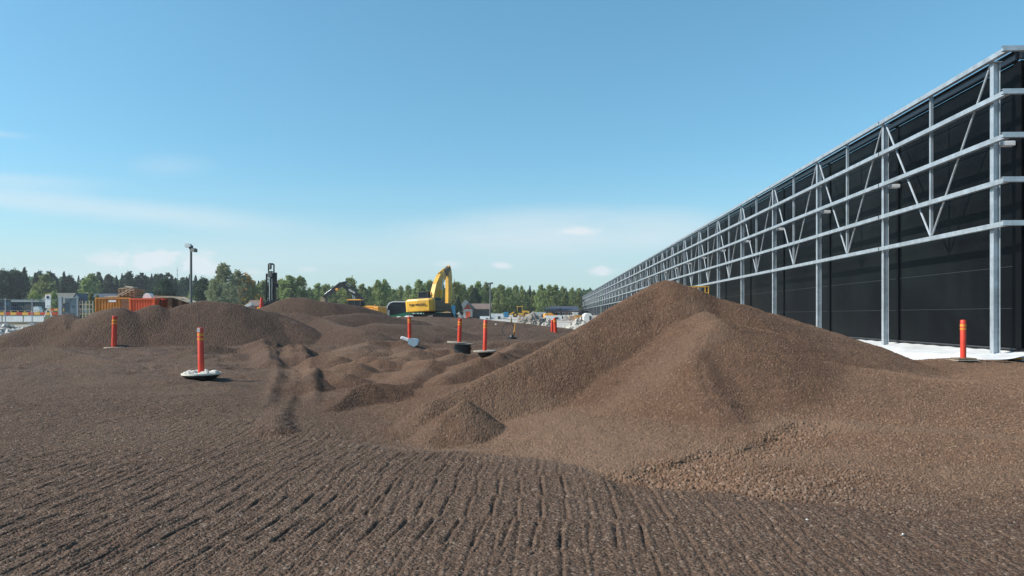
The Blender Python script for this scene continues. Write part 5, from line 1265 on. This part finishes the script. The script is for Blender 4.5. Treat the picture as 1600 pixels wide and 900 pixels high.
def make_tree(kind, seed, name):
    rs = np.random.default_rng(seed); rr_ = random.Random(seed)
    e = bpy.data.objects.new(name, None); COL.objects.link(e)
    H_ = 10.0
    if kind == 'spruce': pts = conifer_pts(rs, H_, 3.6 + rs.uniform(-.4, .6), 5200); lm, bk, sz = 'conifer', 'bark', .22
    elif kind == 'pine': pts = broad_pts(rs, H_, 4.6, 5200, .18, 9); lm, bk, sz = 'conifer', 'bark', .22
    elif kind == 'birch': pts = broad_pts(rs, H_, 5.2, 6200, .03, 15); lm, bk, sz = 'birch', 'pale_bark', .21
    elif kind == 'aspen': pts = broad_pts(rs, H_, 5.6, 4200, .22, 20, .6); lm, bk, sz = 'aspen', 'pale_bark', .19
    elif kind == 'bush': pts = broad_pts(rs, H_, 9.5, 5600, .05, 22); lm, bk, sz = 'birch', 'bark', .32
    elif kind == 'oak': pts = broad_pts(rs, H_, 8.0, 6500, .08, 24); lm, bk, sz = 'conifer', 'bark', .28
    elif kind == 'autumn': pts = broad_pts(rs, H_, 6.5, 4200, .15, 16); lm, bk, sz = 'autumn', 'bark', .25
    v, f = leaf_cloud(rs, pts, sz); tri_obj('crown', v, f, M[lm], e)
    b = MB(); top = .96 if kind in ('spruce', 'birch') else .8
    pts_ = [(0, 0, -1.0), (.05, .02, H_ * .3), (-.05, .05, H_ * .6), (0, 0, H_ * top)]
    for (a, c, r0, r1) in zip(pts_[:-1], pts_[1:], (.11, .08, .05), (.08, .05, .015)): b.tube(a, c, r0, r1, 7, False)
    for k in range(12):
        z = H_ * rr_.uniform(.25, .8); a = rr_.uniform(0, 6.28); l = (1.3 if kind != 'spruce' else .9) * (1.3 - z / H_) * (1.7 if kind in ('bush', 'oak') else 1)
        b.tube((0, 0, z), (l * math.cos(a), l * math.sin(a), z + l * (.7 if kind != 'spruce' else -.1)), .05, .012, 5, False)
    b.build('trunk', M[bk], e)
    return e
NAME = {'spruce': 'spruce_tree', 'pine': 'pine_tree', 'birch': 'birch_tree', 'aspen': 'aspen_tree', 'bush': 'bushy_tree', 'oak': 'dark_tree', 'autumn': 'reddish_tree'}
protos = {}
for kd, ns in (('spruce', 3), ('pine', 2), ('birch', 4), ('aspen', 2), ('bush', 2), ('oak', 2), ('autumn', 1)):
    protos[kd] = []
    for i in range(ns):
        t_ = make_tree(kd, 100 + len(protos) * 10 + i, NAME[kd]); protos[kd].append([t_, kids(t_), False])
rt = random.Random(11)
def tree(kind, px, top, Y, label, group=None, base=None, wide=1.0):
    pr = protos[kind][rt.randrange(len(protos[kind]))]
    zb = site_z((px - 800) / F * Y, Y) if base is None else P(px, base, Y).z
    top += rt.uniform(-3, 3.5) if group else 0; hgt = P(px, top, Y).z - zb
    if pr[2]: o = copy_tree(pr[0], pr[1])
    else: o = pr[0]; pr[2] = True
    o.location = ((px - 800) / F * Y, Y, zb); s_ = hgt / 10.0; o.scale = (s_ * wide, s_ * wide, s_); o.rotation_euler.z = rt.uniform(0, 6.28)
    for k in ('label', 'category', 'group'):
        if k in o: del o[k]
    tag(o, label, 'tree', group)
    return o
# (kind, photo x, top row, depth, label, group)
GL = 'dark trees behind the left houses'; GLl = 'dark green tree in the wood behind the left houses and containers'
for kind, px, top, Y, wd in (('oak', 6, 424, 190, 1.2), ('oak', 24, 426, 195, 1), ('oak', -16, 428, 190, 1.2), ('spruce', 55, 424, 210, 1.1), ('pine', 78, 428, 230, 1), ('spruce', 88, 431, 225, 1), ('pine', 108, 429, 230, 1),
        ('spruce', 118, 437, 240, 1), ('pine', 145, 432, 230, 1), ('spruce', 158, 429, 235, 1), ('pine', 170, 431, 235, 1), ('spruce', 182, 431, 240, 1), ('spruce', 192, 428, 240, 1.1), ('pine', 201, 427, 235, 1),
        ('spruce', 212, 429, 238, 1), ('pine', 222, 428, 240, 1), ('spruce', 232, 430, 245, 1), ('spruce', 242, 429, 240, 1.2), ('pine', 252, 431, 235, 1.1), ('pine', 263, 428, 240, 1), ('spruce', 274, 433, 235, 1),
        ('pine', 285, 433, 235, 1), ('spruce', 292, 432, 240, 1), ('spruce', 305, 434, 235, 1.1), ('pine', 315, 436, 240, 1), ('spruce', 404, 436, 230, 1), ('spruce', 414, 438, 240, 1)):
    tree(kind, px, top, Y, GLl, GL, wide=wd)
tree('spruce', 38, 416.5, 200, 'tallest dark spruce in the wood at the left edge', wide=1.3)
tree('spruce', 100, 423.5, 215, 'pointed dark spruce above the grey-green roofed house')
tree('birch', 72, 430, 185, 'light green birch left of the white sign', wide=1.5)
tree('birch', 135, 437, 190, 'light green birch between the two left houses', wide=1.4)
tree('birch', 143, 431, 200, 'green birch right above the white gable', wide=1.3)
tree('bush', 53, 457, 120, 'round light green bush left of the white site sign', wide=.75)
tree('bush', 84, 459, 125, 'green bush just right of the white site sign', wide=.6)
tree('spruce', 29, 456, 125, 'small green conifer above the dark green cabin', wide=1.5)
tree('bush', 8, 476, 105, 'low pale shrub behind the car at the left edge', wide=.8)
tree('birch', 143, 458, 120, 'slim young tree in front of the blue-black roof', wide=.7)
tree('birch', 152, 462, 122, 'slim young tree just left of the ochre container', wide=.7)
tree('oak', 258, 438, 150, 'dark rounded tree behind the timber-roofed shelter', wide=.8)
tree('oak', 318, 437, 160, 'dark rounded tree just right of the tall lamp mast', wide=.9)
tree('bush', 297, 462, 130, 'pale bush at the foot of the tall lamp mast', wide=.6)
tree('aspen', 349, 414, 150, 'tall airy pale green aspen right of the lamp mast', wide=1.15)
tree('aspen', 372, 425, 165, 'paler aspen right behind the tallest one', wide=1.0)
tree('aspen', 333, 438, 150, 'low aspen left of the tallest one', wide=1.0)
tree('autumn', 384, 432, 170, 'rounded reddish yellow tree left of the drilling rig', wide=1.15)
GM_ = 'light green trees in the row behind the machines'; GMl = 'light green birch in the row behind the machines'
for kind, px, top, Y, wd in (('birch', 398, 446, 170, 1.3), ('birch', 412, 441, 190, 1.2), ('birch', 440, 436, 185, 1.4), ('birch', 463, 441, 185, 1.2), ('birch', 484, 451, 200, 1.1), ('birch', 497, 446, 205, 1.2),
        ('birch', 509, 447, 200, 1.1), ('birch', 521, 449, 205, 1.1), ('birch', 532, 447, 200, 1.1), ('birch', 566, 447, 195, 1.2), ('birch', 577, 450, 205, 1.0), ('birch', 614, 451, 200, 1.2), ('birch', 626, 449, 205, 1.1),
        ('birch', 638, 448, 200, 1.0), ('birch', 672, 442, 190, 1.3), ('birch', 688, 446, 200, 1.2), ('birch', 722, 445, 190, 1.3), ('birch', 737, 445, 205, 1.1), ('birch', 747, 444, 200, 1.2), ('birch', 760, 446, 205, 1.1),
        ('birch', 772, 447, 200, 1.2), ('birch', 783, 445, 190, 1.4), ('birch', 795, 448, 200, 1.2), ('birch', 806, 450, 205, 1.1), ('birch', 818, 451, 200, 1.2), ('birch', 834, 452, 205, 1.0), ('birch', 858, 448, 205, 1.3),
        ('birch', 868, 449, 210, 1.2), ('birch', 880, 449, 225, 1.3), ('birch', 893, 450, 250, 1.3), ('birch', 905, 452, 290, 1.3)):
    tree(kind, px, top, Y, GMl, GM_, wide=wd)
for k in range(58):
    px = 396 + k * 8.9; top_ = float(np.interp(px, [396, 440, 490, 560, 620, 700, 780, 840, 900], [444, 440, 451, 448, 452, 449, 449, 453, 453]))
    tree('birch', px + rt.uniform(-2, 2), top_ + rt.uniform(-4, 6), 215 + rt.uniform(-8, 25), GMl, GM_, wide=rt.uniform(.6, .85))
for k in range(34):
    px = 62 + k * 7.6; tree('spruce' if k % 3 else 'pine', px + rt.uniform(-2, 2), 431 + rt.uniform(-5, 6), 246 + rt.uniform(0, 10), GLl, GL, wide=rt.uniform(.7, .95))
tree('birch', 452, 432, 180, 'tall light birch just right of the drilling rig', wide=1.5)
tree('birch', 470, 434, 182, 'broad light birch above the gravel bank between rig and black boom', wide=1.3)
tree('birch', 548, 436, 180, 'tall birch directly behind the black boom', wide=1.5)
tree('birch', 590, 439, 180, 'left of the two tall narrow birches between the excavators', wide=1.0)
tree('birch', 601, 439, 181, 'right of the two tall narrow birches between the excavators', wide=1.0)
tree('birch', 655, 440, 180, 'broad birch behind the yellow excavator cab', wide=1.4)
tree('birch', 712, 442, 180, 'tall birch just right of the raised yellow boom', wide=1.4)
tree('oak', 742, 452, 185, 'dark tree behind the brown-roofed wing', wide=.7)
tree('spruce', 716, 462, 160, 'dark conifer behind the blue machine', wide=1.7)
tree('spruce', 828, 445, 230, 'pointed dark spruce standing above the birches over the rock heap', wide=.9)
tree('birch', 846, 446, 190, 'lone tall birch with sky gaps either side, above the long brick house', wide=1.0)
GB = 'dark spruces at the end of the warehouse'
for px, top in ((884, 451), (893, 450), (902, 449), (912, 449), (922, 448), (932, 447)):
    tree('spruce', px, top, 300, 'dark spruce rising behind the far end of the warehouse', GB, wide=1.3)
for kd in protos:
    for pr in protos[kd]:
        if not pr[2]:
            for c in pr[1]: bpy.data.objects.remove(c)
            bpy.data.objects.remove(pr[0])
# the wood behind, one mass
prof_x = [-60, 0, 20, 60, 100, 130, 150, 200, 250, 290, 330, 400, 440, 480, 500, 550, 575, 620, 650, 700, 750, 800, 840, 870, 910, 960, 1100]
prof_y = [430, 428, 430, 434, 434, 444, 437, 434, 435, 438, 441, 445, 445, 453, 453, 450, 455, 455, 453, 452, 452, 455, 460, 456, 455, 455, 455]
rs = np.random.default_rng(77); n = 110000
px = rs.uniform(-60, 1000, n); Yw = rs.uniform(262, 300, n); top = np.interp(px, prof_x, prof_y) + 3.0 * vnoise(px / 5.0, px * 0, 5) + 1.5
zt = E + (HOR - top) / F * Yw; zz = 2.2 + (zt - 2.2) * rs.uniform(0, 1, n) ** .6
keep = (rs.uniform(0, 1, n) < .9)
pts = np.stack([(px - 800) / F * Yw, Yw, zz], 1)[keep]
v, f = leaf_cloud(rs, pts, .55)
o = tri_obj('woods', v, f, leaf_mat('wood_mass', [(.055, .090, .042), (.085, .13, .058), (.12, .17, .075)])); tag(o, 'solid mass of green woodland behind the nearer trees', None, None, 'stuff')

# the air between: far trees fade a little
b = MB(); b.box((-75, 190, 14), (560, 500, 36)); o = b.build('haze', M['steel']); o['kind'] = 'stuff'
hm = bpy.data.materials.new('haze_air'); hm.use_nodes = True; hm.node_tree.nodes.clear(); q = NT(hm.node_tree)
vol = q.n('ShaderNodeVolumePrincipled', inp={'Color': (.86, .91, .95, 1), 'Density': .00036, 'Anisotropy': .3}); oo = q.n('ShaderNodeOutputMaterial'); q.t.links.new(vol.outputs[0], oo.inputs['Volume'])
o.data.materials.clear(); o.data.materials.append(hm)

# small white stones scattered in the near gravel
for k, (px, py) in enumerate(((1261, 795), (1411, 817), (724, 574), (775, 501))):
    Y = 1.62 * F / (py - HOR) if py > 520 else 60
    x = (px - 800) / F * Y; z = ground_z(x, Y)
    o = rocks('stone', 1, .0, .014 if Y < 20 else .09, None, 0, M['white'], 20 + k); o.location = (x, Y, z)
    tag(o, ('small white stone lying where the grooved gravel meets the big pile', 'tiny white stone near the bottom right of the grooved gravel', 'small white stone left of the posts in the middle gravel', 'white stone on the gravel crest right of the yellow excavator')[k], 'stone')
print('objects', len(bpy.data.objects))
